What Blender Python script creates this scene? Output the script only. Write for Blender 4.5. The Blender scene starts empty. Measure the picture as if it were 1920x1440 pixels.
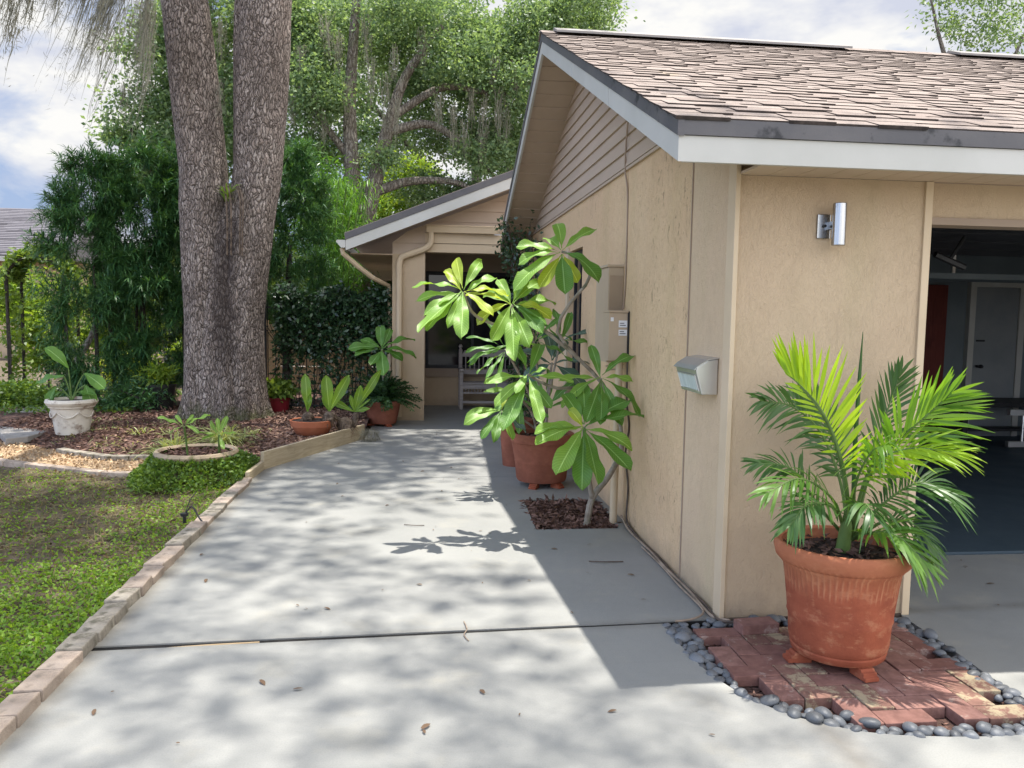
import bpy, bmesh, math, random
import numpy as np
from mathutils import Vector, Matrix

scene = bpy.context.scene
COL = scene.collection

# ------------------------------------------------------------------ camera
YAW, PITCH, ROLL = math.radians(6.6086), math.radians(4.8667), math.radians(0.9384)
def cam_axes():
    cy, sy, cp, sp = math.cos(YAW), math.sin(YAW), math.cos(PITCH), math.sin(PITCH)
    f = Vector((sy * cp, cy * cp, -sp)); r = Vector((cy, -sy, 0)); u = r.cross(f)
    return r * math.cos(ROLL) + u * math.sin(ROLL), u * math.cos(ROLL) - r * math.sin(ROLL), f
CR, CU, CF = cam_axes()
cam_data = bpy.data.cameras.new('camera')
cam_data.sensor_fit = 'HORIZONTAL'; cam_data.sensor_width = 36.0
cam_data.lens = 36.0 * 1519.5 / 1920.0
cam_data.clip_end = 3000.0; cam_data.clip_start = 0.05
cam = bpy.data.objects.new('camera', cam_data)
m4 = Matrix((CR, CU, -CF)).transposed().to_4x4(); m4.translation = (0, 0, 1.58)
cam.matrix_world = m4
COL.objects.link(cam); scene.camera = cam

# ------------------------------------------------------------------ light and exposure
SUN_DIR = Vector((0.270, 0.313, 2.45)).normalized()       # towards the sun
sun_data = bpy.data.lights.new('sun', 'SUN')
sun_data.energy = 4.3; sun_data.angle = math.radians(0.6); sun_data.color = (1.0, 0.955, 0.89)
sun = bpy.data.objects.new('sun', sun_data); COL.objects.link(sun)
sun.rotation_euler = SUN_DIR.to_track_quat('Z', 'Y').to_euler(); sun.location = (4, 4, 30)
world = bpy.data.worlds.new('World'); scene.world = world; world.use_nodes = True
wt = world.node_tree; wt.nodes.clear()
scene.view_settings.view_transform = 'Standard'; scene.view_settings.look = 'None'
scene.view_settings.exposure = 1.10; scene.view_settings.gamma = 1.0
scene.view_settings.use_curve_mapping = False
scene.cycles.max_bounces = 8; scene.cycles.transparent_max_bounces = 8
scene.cycles.diffuse_bounces = 4; scene.cycles.use_denoising = True
scene.cycles.sample_clamp_indirect = 6.0

# ------------------------------------------------------------------ node helpers
def nd(t, typ, ins=None, **props):
    n = t.nodes.new(typ)
    for k, v in props.items(): setattr(n, k, v)
    for k, v in (ins or {}).items():
        s = n.inputs[k]
        if isinstance(v, bpy.types.NodeSocket): t.links.new(v, s)
        else:
            if isinstance(v, (tuple, list)) and len(v) == 3 and s.type == 'RGBA': v = (*v, 1.0)
            s.default_value = v
    return n
def mix(t, f, a, b, blend='MIX'):
    n = nd(t, 'ShaderNodeMix', {0: f, 6: a, 7: b}, data_type='RGBA', blend_type=blend); return n.outputs[2]
def ramp(t, f, stops):
    n = nd(t, 'ShaderNodeValToRGB', {0: f}); e = n.color_ramp.elements
    while len(e) < len(stops): e.new(0.5)
    for el, (p, c) in zip(e, stops):
        el.position = p; el.color = (c, c, c, 1) if isinstance(c, (int, float)) else (*c, 1)
    return n.outputs[0]
def noise(t, vec, scale, detail=6, rough=0.55, dist=0.0):
    return nd(t, 'ShaderNodeTexNoise', {'Vector': vec, 'Scale': scale, 'Detail': detail, 'Roughness': rough, 'Distortion': dist}).outputs[0]
def voro(t, vec, scale, feature='F1', out=0, rnd=1.0):
    return nd(t, 'ShaderNodeTexVoronoi', {'Vector': vec, 'Scale': scale, 'Randomness': rnd}, feature=feature).outputs[out]
def math_(t, op, a, b=0.0, clamp=False):
    return nd(t, 'ShaderNodeMath', {0: a, 1: b}, operation=op, use_clamp=clamp).outputs[0]
def coords(t, scale=(1, 1, 1), loc=(0, 0, 0), rot=(0, 0, 0), kind='Object'):
    c = nd(t, 'ShaderNodeTexCoord').outputs[kind]
    return nd(t, 'ShaderNodeMapping', {'Vector': c, 'Scale': scale, 'Location': loc, 'Rotation': rot}).outputs[0]
def new_mat(name):
    m = bpy.data.materials.new(name); m.use_nodes = True; t = m.node_tree; t.nodes.clear()
    return m, t
def finish(t, color, rough=0.7, height=None, bstr=0.5, bdist=0.01, metal=0.0, spec=0.35, **extra):
    ins = {'Base Color': color, 'Roughness': rough, 'Metallic': metal, 'Specular IOR Level': spec}
    ins.update(extra)
    if height is not None:
        ins['Normal'] = nd(t, 'ShaderNodeBump', {'Height': height, 'Strength': bstr, 'Distance': bdist}).outputs[0]
    p = nd(t, 'ShaderNodeBsdfPrincipled', ins)
    nd(t, 'ShaderNodeOutputMaterial', {0: p.outputs[0]})
    return p

# sky with broken cumulus, laid out by direction
tc = nd(wt, 'ShaderNodeTexCoord').outputs['Generated']
sky = nd(wt, 'ShaderNodeTexSky', sky_type='NISHITA', sun_disc=False)
sky.sun_elevation = math.asin(SUN_DIR.z); sky.sun_rotation = math.atan2(SUN_DIR.x, SUN_DIR.y)
sky.dust_density = 1.2; sky.ozone_density = 1.5
cv = nd(wt, 'ShaderNodeMapping', {'Vector': tc, 'Scale': (1.0, 1.0, 2.2), 'Location': (0.35, 0.1, 0.0)}).outputs[0]
cn = noise(wt, cv, 4.2, 9, 0.56, 0.35)
big = noise(wt, cv, 1.6, 2, 0.5)
sx = nd(wt, 'ShaderNodeSeparateXYZ', {0: tc}).outputs[0]
east = nd(wt, 'ShaderNodeMapRange', {0: sx, 1: -0.15, 2: 0.25, 3: 0.0, 4: 0.17}).outputs[0]
cover = math_(wt, 'ADD', math_(wt, 'ADD', math_(wt, 'MULTIPLY', cn, 0.75), math_(wt, 'MULTIPLY', big, 0.30)), east)
cf = ramp(wt, cover, [(0.53, 0.0), (0.62, 1.0)])
ccol = ramp(wt, noise(wt, cv, 6.0, 5, 0.55), [(0.40, (3.9, 4.1, 4.8)), (0.56, (5.8, 5.75, 5.6))])
blue = mix(wt, 0.75, sky.outputs[0], (2.0, 2.6, 4.2))
sxyz = nd(wt, 'ShaderNodeSeparateXYZ', {0: tc}).outputs
b1 = nd(wt, 'ShaderNodeMapRange', {0: sxyz[1], 1: 0.20, 2: 0.72, 3: 3.0, 4: 1.0}).outputs[0]     # extra sky brightness added behind the camera and overhead to fill the shade
bright = math_(wt, 'MULTIPLY', b1, nd(wt, 'ShaderNodeMapRange', {0: sxyz[2], 1: 0.45, 2: 0.95, 3: 1.0, 4: 0.55}).outputs[0])
skyc = mix(wt, 1.0, mix(wt, cf, blue, ccol), nd(wt, 'ShaderNodeCombineColor', {0: bright, 1: bright, 2: bright}).outputs[0], 'MULTIPLY')
bg = nd(wt, 'ShaderNodeBackground', {0: skyc, 1: 0.08})
nd(wt, 'ShaderNodeOutputWorld', {0: bg.outputs[0]})

# ------------------------------------------------------------------ materials
def M_noise(name, c1, c2, scale=5.0, rough=0.75, bump=None, stretch=(1, 1, 1), spots=None, spec=0.3, metal=0.0, lo=0.35, hi=0.65, detail=7, rnd=0.0):
    """two tones by noise; bump = (scale, strength, distance); spots = (colour, scale, lo, hi)"""
    m, t = new_mat(name); v = coords(t, stretch)
    c = ramp(t, noise(t, v, scale, detail), [(lo, c1), (hi, c2)])
    if rnd:
        r = nd(t, 'ShaderNodeNewGeometry').outputs['Random Per Island']
        o = nd(t, 'ShaderNodeObjectInfo').outputs['Random']
        k = nd(t, 'ShaderNodeMapRange', {0: math_(t, 'FRACT', math_(t, 'ADD', r, o)), 3: 1 - rnd, 4: 1 + rnd}).outputs[0]
        c = mix(t, 1.0, c, nd(t, 'ShaderNodeCombineColor', {0: k, 1: k, 2: k}).outputs[0], 'MULTIPLY')
    if spots:
        s = ramp(t, noise(t, coords(t, stretch, (3, 7, 1)), spots[1], 6, 0.6), [(spots[2], 0.0), (spots[3], 1.0)])
        c = mix(t, s, c, spots[0])
    h = noise(t, v, bump[0], 6, 0.6) if bump else None
    finish(t, c, rough, h, bump[1] if bump else 0, bump[2] if bump else 0.01, metal, spec)
    return m

def M_leaf(name, c1, c2, rough=0.45, trans=0.35, tcol=None, spec=0.4, uv=False):
    m, t = new_mat(name)
    r = nd(t, 'ShaderNodeNewGeometry').outputs['Random Per Island']
    c = ramp(t, r, [(0.0, c1), (1.0, c2)])
    h = None
    if uv:
        u = nd(t, 'ShaderNodeSeparateXYZ', {0: nd(t, 'ShaderNodeTexCoord').outputs['UV']})
        a = math_(t, 'ABSOLUTE', math_(t, 'SUBTRACT', u.outputs[0], 0.5))
        rib = ramp(t, a, [(0.0, 1.0), (0.022, 1.0), (0.034, 0.0)])
        vein = math_(t, 'SINE', math_(t, 'SUBTRACT', math_(t, 'MULTIPLY', u.outputs[1], 130.0), math_(t, 'MULTIPLY', a, 34.0)))
        vl = ramp(t, vein, [(0.72, 0.0), (1.0, 1.0)])
        blotch = noise(t, coords(t, kind='UV', scale=(1, 3, 1)), 2.5, 3)
        c = mix(t, math_(t, 'MULTIPLY', blotch, 0.35), c, tuple(x * 0.62 for x in c1))
        c = mix(t, math_(t, 'MULTIPLY', vl, 0.28), c, tuple(min(1, x * 1.7 + 0.03) for x in c2))
        c = mix(t, math_(t, 'MULTIPLY', rib, 0.75), c, tuple(min(1, x * 1.5 + 0.14) for x in c2))
        h = math_(t, 'SUBTRACT', math_(t, 'MULTIPLY', rib, 1.5), math_(t, 'MULTIPLY', vl, 0.6))
    ins = {'Base Color': c, 'Roughness': rough, 'Specular IOR Level': spec}
    if h is not None: ins['Normal'] = nd(t, 'ShaderNodeBump', {'Height': h, 'Strength': 0.35, 'Distance': 0.004}).outputs[0]
    p = nd(t, 'ShaderNodeBsdfPrincipled', ins)
    tcn = mix(t, 1.0, c, tcol or (1.5, 1.35, 0.5), 'MULTIPLY')
    tr = nd(t, 'ShaderNodeBsdfTranslucent', {0: tcn})
    s = nd(t, 'ShaderNodeMixShader', {0: trans, 1: p.outputs[0], 2: tr.outputs[0]})
    nd(t, 'ShaderNodeOutputMaterial', {0: s.outputs[0]})
    return m

def M_concrete(name, tint=(1, 1, 1)):
    m, t = new_mat(name); v = coords(t)
    T = lambda c: tuple(a * b for a, b in zip(c, tint))
    c = ramp(t, noise(t, v, 0.9, 6, 0.6, 0.3), [(0.3, T((0.228, 0.230, 0.216))), (0.7, T((0.280, 0.279, 0.258)))])
    c = mix(t, ramp(t, noise(t, v, 2.3, 5, 0.6), [(0.56, 0.0), (0.76, 0.55)]), c, T((0.34, 0.318, 0.258)))       # worn paint
    c = mix(t, ramp(t, noise(t, coords(t, loc=(5, 2, 0)), 1.7, 7, 0.65, 0.5), [(0.62, 0.0), (0.75, 0.30)]), c, T((0.165, 0.175, 0.172)))   # old scuffs
    s3 = nd(t, 'ShaderNodeSeparateXYZ', {0: v}); wob = math_(t, 'MULTIPLY', math_(t, 'SUBTRACT', noise(t, v, 5, 6, 0.7), 0.5), 0.16)
    jd = math_(t, 'ABSOLUTE', math_(t, 'SUBTRACT', math_(t, 'SUBTRACT', s3.outputs[1], 3.917), math_(t, 'MULTIPLY', s3.outputs[0], 0.0487)))
    c = mix(t, ramp(t, math_(t, 'ADD', jd, wob), [(0.0, 0.5), (0.075, 0.0)]), c, T((0.15, 0.14, 0.12)))          # dirt gathered along the joint
    ed = math_(t, 'MINIMUM', math_(t, 'ABSOLUTE', math_(t, 'SUBTRACT', s3.outputs[0], 1.58)), math_(t, 'ABSOLUTE', math_(t, 'ADD', s3.outputs[0], 1.50)))
    c = mix(t, ramp(t, math_(t, 'ADD', ed, wob), [(0.0, 0.55), (0.10, 0.0)]), c, T((0.17, 0.15, 0.12)))          # and along the wall and the edging
    strk = noise(t, coords(t, (1.2, 22, 1), (2, 3, 0)), 2.0, 6, 0.65)
    c = mix(t, ramp(t, strk, [(0.56, 0.0), (0.75, 0.22)]), c, T((0.19, 0.185, 0.17)))                             # worn broom strokes
    fine = noise(t, v, 160, 3, 0.7)
    c = mix(t, ramp(t, fine, [(0.35, 0.22), (0.55, 0.0)]), c, T((0.13, 0.135, 0.132)))
    c = mix(t, ramp(t, voro(t, v, 26), [(0.0, 0.75), (0.035, 0.0)]), c, T((0.09, 0.085, 0.075)))               # specks of dirt
    h = math_(t, 'ADD', math_(t, 'MULTIPLY', fine, 0.5), math_(t, 'MULTIPLY', noise(t, v, 14, 6), 1.0))
    finish(t, c, ramp(t, noise(t, v, 3, 5), [(0.3, 0.52), (0.7, 0.72)]), h, 0.35, 0.006, spec=0.35)
    return m

def M_panel(name, c1, c2, swirl=True):
    """painted hardboard/stucco sheet with a brushed swirl texture and small cracks"""
    m, t = new_mat(name)
    v = coords(t, (1, 1, 0.55))
    c = ramp(t, noise(t, v, 1.3, 6, 0.6), [(0.3, c1), (0.7, c2)])
    green = ramp(t, noise(t, coords(t, (1.6, 1.6, 0.35), (2, 1, 0)), 1.1, 4), [(0.52, 0.0), (0.74, 0.42)])
    c = mix(t, green, c, (c1[0] * 0.80, c1[1] * 0.92, c1[2] * 0.78))                                           # algae bloom
    c = mix(t, ramp(t, noise(t, coords(t, (1, 1, 0.8), (4, 2, 6)), 0.9, 4, 0.6), [(0.45, 0.0), (0.68, 0.55)]), c, (c1[0] * 0.97, c1[1] * 0.925, c1[2] * 0.97))          # pinker patches of older paint
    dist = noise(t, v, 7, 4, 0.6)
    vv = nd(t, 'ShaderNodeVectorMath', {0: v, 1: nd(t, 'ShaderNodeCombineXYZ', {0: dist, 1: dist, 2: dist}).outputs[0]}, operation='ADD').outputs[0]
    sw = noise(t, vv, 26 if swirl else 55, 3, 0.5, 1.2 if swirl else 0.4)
    crack = ramp(t, noise(t, coords(t, (1, 1, 0.4), (9, 4, 2)), 30, 3, 0.5, 1.5), [(0.62, 0.0), (0.67, 1.0)])
    cm = ramp(t, noise(t, coords(t, loc=(1, 8, 3)), 2.2, 3), [(0.48, 0.0), (0.60, 0.7)])
    c = mix(t, ramp(t, noise(t, coords(t, (1, 1, .7), (7, 1, 5)), 5.0, 6, 0.65), [(0.52, 0.0), (0.72, 0.22)]), c, tuple(x * 0.68 for x in c1))
    s_z = nd(t, 'ShaderNodeSeparateXYZ', {0: coords(t)}).outputs[2]
    splash = ramp(t, math_(t, 'ADD', s_z, math_(t, 'MULTIPLY', math_(t, 'SUBTRACT', noise(t, coords(t), 6, 6, 0.7), 0.5), 0.30)), [(0.0, 0.45), (0.16, 0.0)])
    c = mix(t, splash, c, (0.20, 0.155, 0.115))                                                             # dirt splashed up from the paving
    ck = math_(t, 'MULTIPLY', crack, cm)
    if swirl: c = mix(t, ck, c, (c1[0] * 0.45, c1[1] * 0.42, c1[2] * 0.40))
    h = math_(t, 'SUBTRACT', sw, math_(t, 'MULTIPLY', ck, 0.8))
    c = mix(t, math_(t, 'MULTIPLY', ramp(t, sw, [(0.30, 1.0), (0.46, 0.0)]), 0.10), c, tuple(x * 0.72 for x in c1))  # hollows of the texture painted darker, as shade
    finish(t, c, 0.62, h, 0.75 if swirl else 0.55, 0.011, spec=0.3)
    return m

def M_bark(name, dark, mid, light, scale=16.0, zs=0.33, moss=None, stain=False):
    m, t = new_mat(name)
    v0 = coords(t)
    w = nd(t, 'ShaderNodeTexNoise', {'Vector': v0, 'Scale': 5.0, 'Detail': 4.0}).outputs[1]
    vv = nd(t, 'ShaderNodeVectorMath', {0: v0, 1: nd(t, 'ShaderNodeVectorMath', {0: w, 1: (0.16, 0.16, 0.16)}, operation='MULTIPLY').outputs[0]}, operation='ADD').outputs[0]
    v = nd(t, 'ShaderNodeMapping', {'Vector': vv, 'Scale': (1, 1, zs)}).outputs[0]
    e = voro(t, v, scale, 'DISTANCE_TO_EDGE')
    cell = nd(t, 'ShaderNodeSeparateColor', {0: voro(t, v, scale, 'F1', 1)}).outputs[0]
    e2 = voro(t, v, scale * 2.3, 'DISTANCE_TO_EDGE')
    plate = ramp(t, math_(t, 'ADD', e, math_(t, 'MULTIPLY', math_(t, 'SUBTRACT', noise(t, v, scale * 1.7, 5, 0.65), 0.5), 0.30)), [(-0.02, 0.0), (0.17, 1.0)])
    base = mix(t, cell, mid, light)
    base = mix(t, ramp(t, noise(t, v0, 1.2, 5), [(0.4, 0.0), (0.65, 0.6)]), base, tuple(x * 0.72 for x in mid))
    if moss: base = mix(t, ramp(t, noise(t, v0, 2.0, 5, 0.6), [(0.52, 0.0), (0.66, 0.65)]), base, moss)
    base = mix(t, math_(t, 'MULTIPLY', ramp(t, e2, [(0.0, 1.0), (0.12, 0.0)]), 0.45), base, dark)
    c = mix(t, plate, dark, base)
    if stain:                                                                   # dark weeping stain below the fork
        s3 = nd(t, 'ShaderNodeSeparateXYZ', {0: v0}); nn = math_(t, 'MULTIPLY', math_(t, 'SUBTRACT', noise(t, v0, 4.0, 6, 0.6), 0.5), 0.5)
        ax = ramp(t, math_(t, 'ADD', math_(t, 'ABSOLUTE', math_(t, 'SUBTRACT', s3.outputs[0], 0.09)), nn), [(0.10, 1.0), (0.20, 0.0)])
        az = ramp(t, math_(t, 'MULTIPLY', s3.outputs[2], 0.25), [(0.12, 0.0), (0.26, 1.0), (0.62, 1.0), (0.76, 0.0)])
        c = mix(t, math_(t, 'MULTIPLY', math_(t, 'MULTIPLY', ax, az), 0.68), c, (0.045, 0.033, 0.030))
    if stain:                                                                   # green moss on the root flare
        gm = ramp(t, math_(t, 'ADD', s3.outputs[2], math_(t, 'MULTIPLY', math_(t, 'SUBTRACT', noise(t, v0, 7.0, 6, 0.7), 0.5), 0.9)), [(0.10, 0.75), (0.34, 0.0)])
        c = mix(t, gm, c, (0.105, 0.115, 0.045))
    h = math_(t, 'ADD', ramp(t, e, [(0.0, 0.0), (0.25, 1.0)]), math_(t, 'MULTIPLY', ramp(t, e2, [(0.0, 0.0), (0.2, 1.0)]), 0.35))
    h = math_(t, 'ADD', h, math_(t, 'MULTIPLY', noise(t, v0, 60, 4), 0.35))
    finish(t, c, 0.9, h, 1.0, 0.026, spec=0.15)
    return m

def M_terracotta(name, c1, c2, ribs=False, chalk=0.35):
    m, t = new_mat(name); v = coords(t)
    c = ramp(t, noise(t, v, 5.5, 7, 0.62), [(0.35, c1), (0.65, c2)])
    c = mix(t, math_(t, 'MULTIPLY', ramp(t, noise(t, coords(t, (1, 1, 1.8), (4, 4, 4)), 9, 8, 0.7), [(0.52, 0.0), (0.64, 1.0)]), chalk), c, (0.43, 0.19, 0.10))
    c = mix(t, ramp(t, noise(t, coords(t, loc=(1, 2, 3)), 3.5, 6, 0.65), [(0.60, 0.0), (0.76, 0.55)]), c, tuple(x * 0.45 for x in c1))
    h = noise(t, v, 45, 6, 0.6)
    if ribs:
        s = nd(t, 'ShaderNodeSeparateXYZ', {0: nd(t, 'ShaderNodeTexCoord').outputs['Object']})
        ang = math_(t, 'ARCTAN2', s.outputs[1], s.outputs[0])
        rb = math_(t, 'SINE', math_(t, 'ADD', math_(t, 'MULTIPLY', ang, 62.0), math_(t, 'MULTIPLY', noise(t, v, 6, 3), 5.0)))
        band = ramp(t, s.outputs[2], [(0.29, 0.0), (0.33, 1.0), (0.435, 1.0), (0.445, 0.0)])
        brk = ramp(t, noise(t, coords(t, (1, 1, 0.8)), 12, 5), [(0.42, 0.0), (0.56, 1.0)])
        k = math_(t, 'MULTIPLY', math_(t, 'MULTIPLY', ramp(t, rb, [(0.3, 0.0), (0.9, 1.0)]), band), brk)
        c = mix(t, math_(t, 'MULTIPLY', k, 0.7), c, (0.46, 0.20, 0.105))
        dry = ramp(t, math_(t, 'ADD', s.outputs[2], math_(t, 'MULTIPLY', math_(t, 'SUBTRACT', noise(t, v, 7, 6, 0.65), 0.5), 0.35)), [(0.30, 0.0), (0.44, 1.0)])
        c = mix(t, math_(t, 'MULTIPLY', dry, 0.55), c, (0.42, 0.165, 0.08))
        h = math_(t, 'ADD', h, math_(t, 'MULTIPLY', math_(t, 'MULTIPLY', rb, band), 0.5))
    finish(t, c, 0.85, h, 0.4, 0.006, spec=0.2)
    return m

def M_steel(name, base=0.62, rough=0.32, axis=(1, 1, 60)):
    m, t = new_mat(name)
    n_ = noise(t, coords(t, axis), 12, 5, 0.6)
    c = ramp(t, n_, [(0.3, (base * 0.93, base * 0.94, base * 0.94)), (0.7, (base, base * 0.99, base * 0.97))])
    finish(t, c, ramp(t, n_, [(0.3, rough * 0.8), (0.7, rough * 1.25)]), n_, 0.02, 0.001, metal=1.0)
    return m

def M_glass_dark(name, col=(0.008, 0.009, 0.013), rough=0.06):
    m, t = new_mat(name); finish(t, col, rough, noise(t, coords(t), 3, 2), 0.02, 0.01, spec=0.35); return m

def M_wood(name, c1, c2, axis='X', rough=0.75):
    m, t = new_mat(name)
    sc = {'X': (1.2, 14, 14), 'Y': (14, 1.2, 14), 'Z': (14, 14, 1.2)}[axis]
    v = coords(t, sc)
    g = noise(t, v, 2.2, 7, 0.6, 1.4)
    c = ramp(t, g, [(0.33, c1), (0.62, c2)])
    c = mix(t, ramp(t, noise(t, coords(t, loc=(2, 2, 2)), 5, 5), [(0.55, 0.0), (0.75, 0.5)]), c, tuple(x * 0.62 for x in c1))
    finish(t, c, rough, g, 0.4, 0.004, spec=0.2)
    return m

def M_shingle(name, light, mid, dark):
    m, t = new_mat(name)
    r = nd(t, 'ShaderNodeNewGeometry').outputs['Random Per Island']
    v = coords(t)
    c = ramp(t, r, [(0.0, dark), (0.22, mid), (0.5, light), (0.78, mid), (1.0, light)])
    c = mix(t, ramp(t, noise(t, v, 150, 3, 0.7), [(0.35, 0.5), (0.6, 0.0)]), c, tuple(x * 0.45 for x in dark))
    c = mix(t, ramp(t, noise(t, v, 0.8, 5), [(0.5, 0.0), (0.72, 0.22)]), c, tuple(x * 0.7 for x in mid))
    c = mix(t, ramp(t, noise(t, coords(t, (1, 1, 1), (3, 3, 0)), 1.6, 6, 0.7), [(0.64, 0.0), (0.72, 0.4)]), c, (0.36, 0.28, 0.13))
    finish(t, c, 0.92, noise(t, v, 220, 3), 0.5, 0.004, spec=0.12)
    return m

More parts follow.
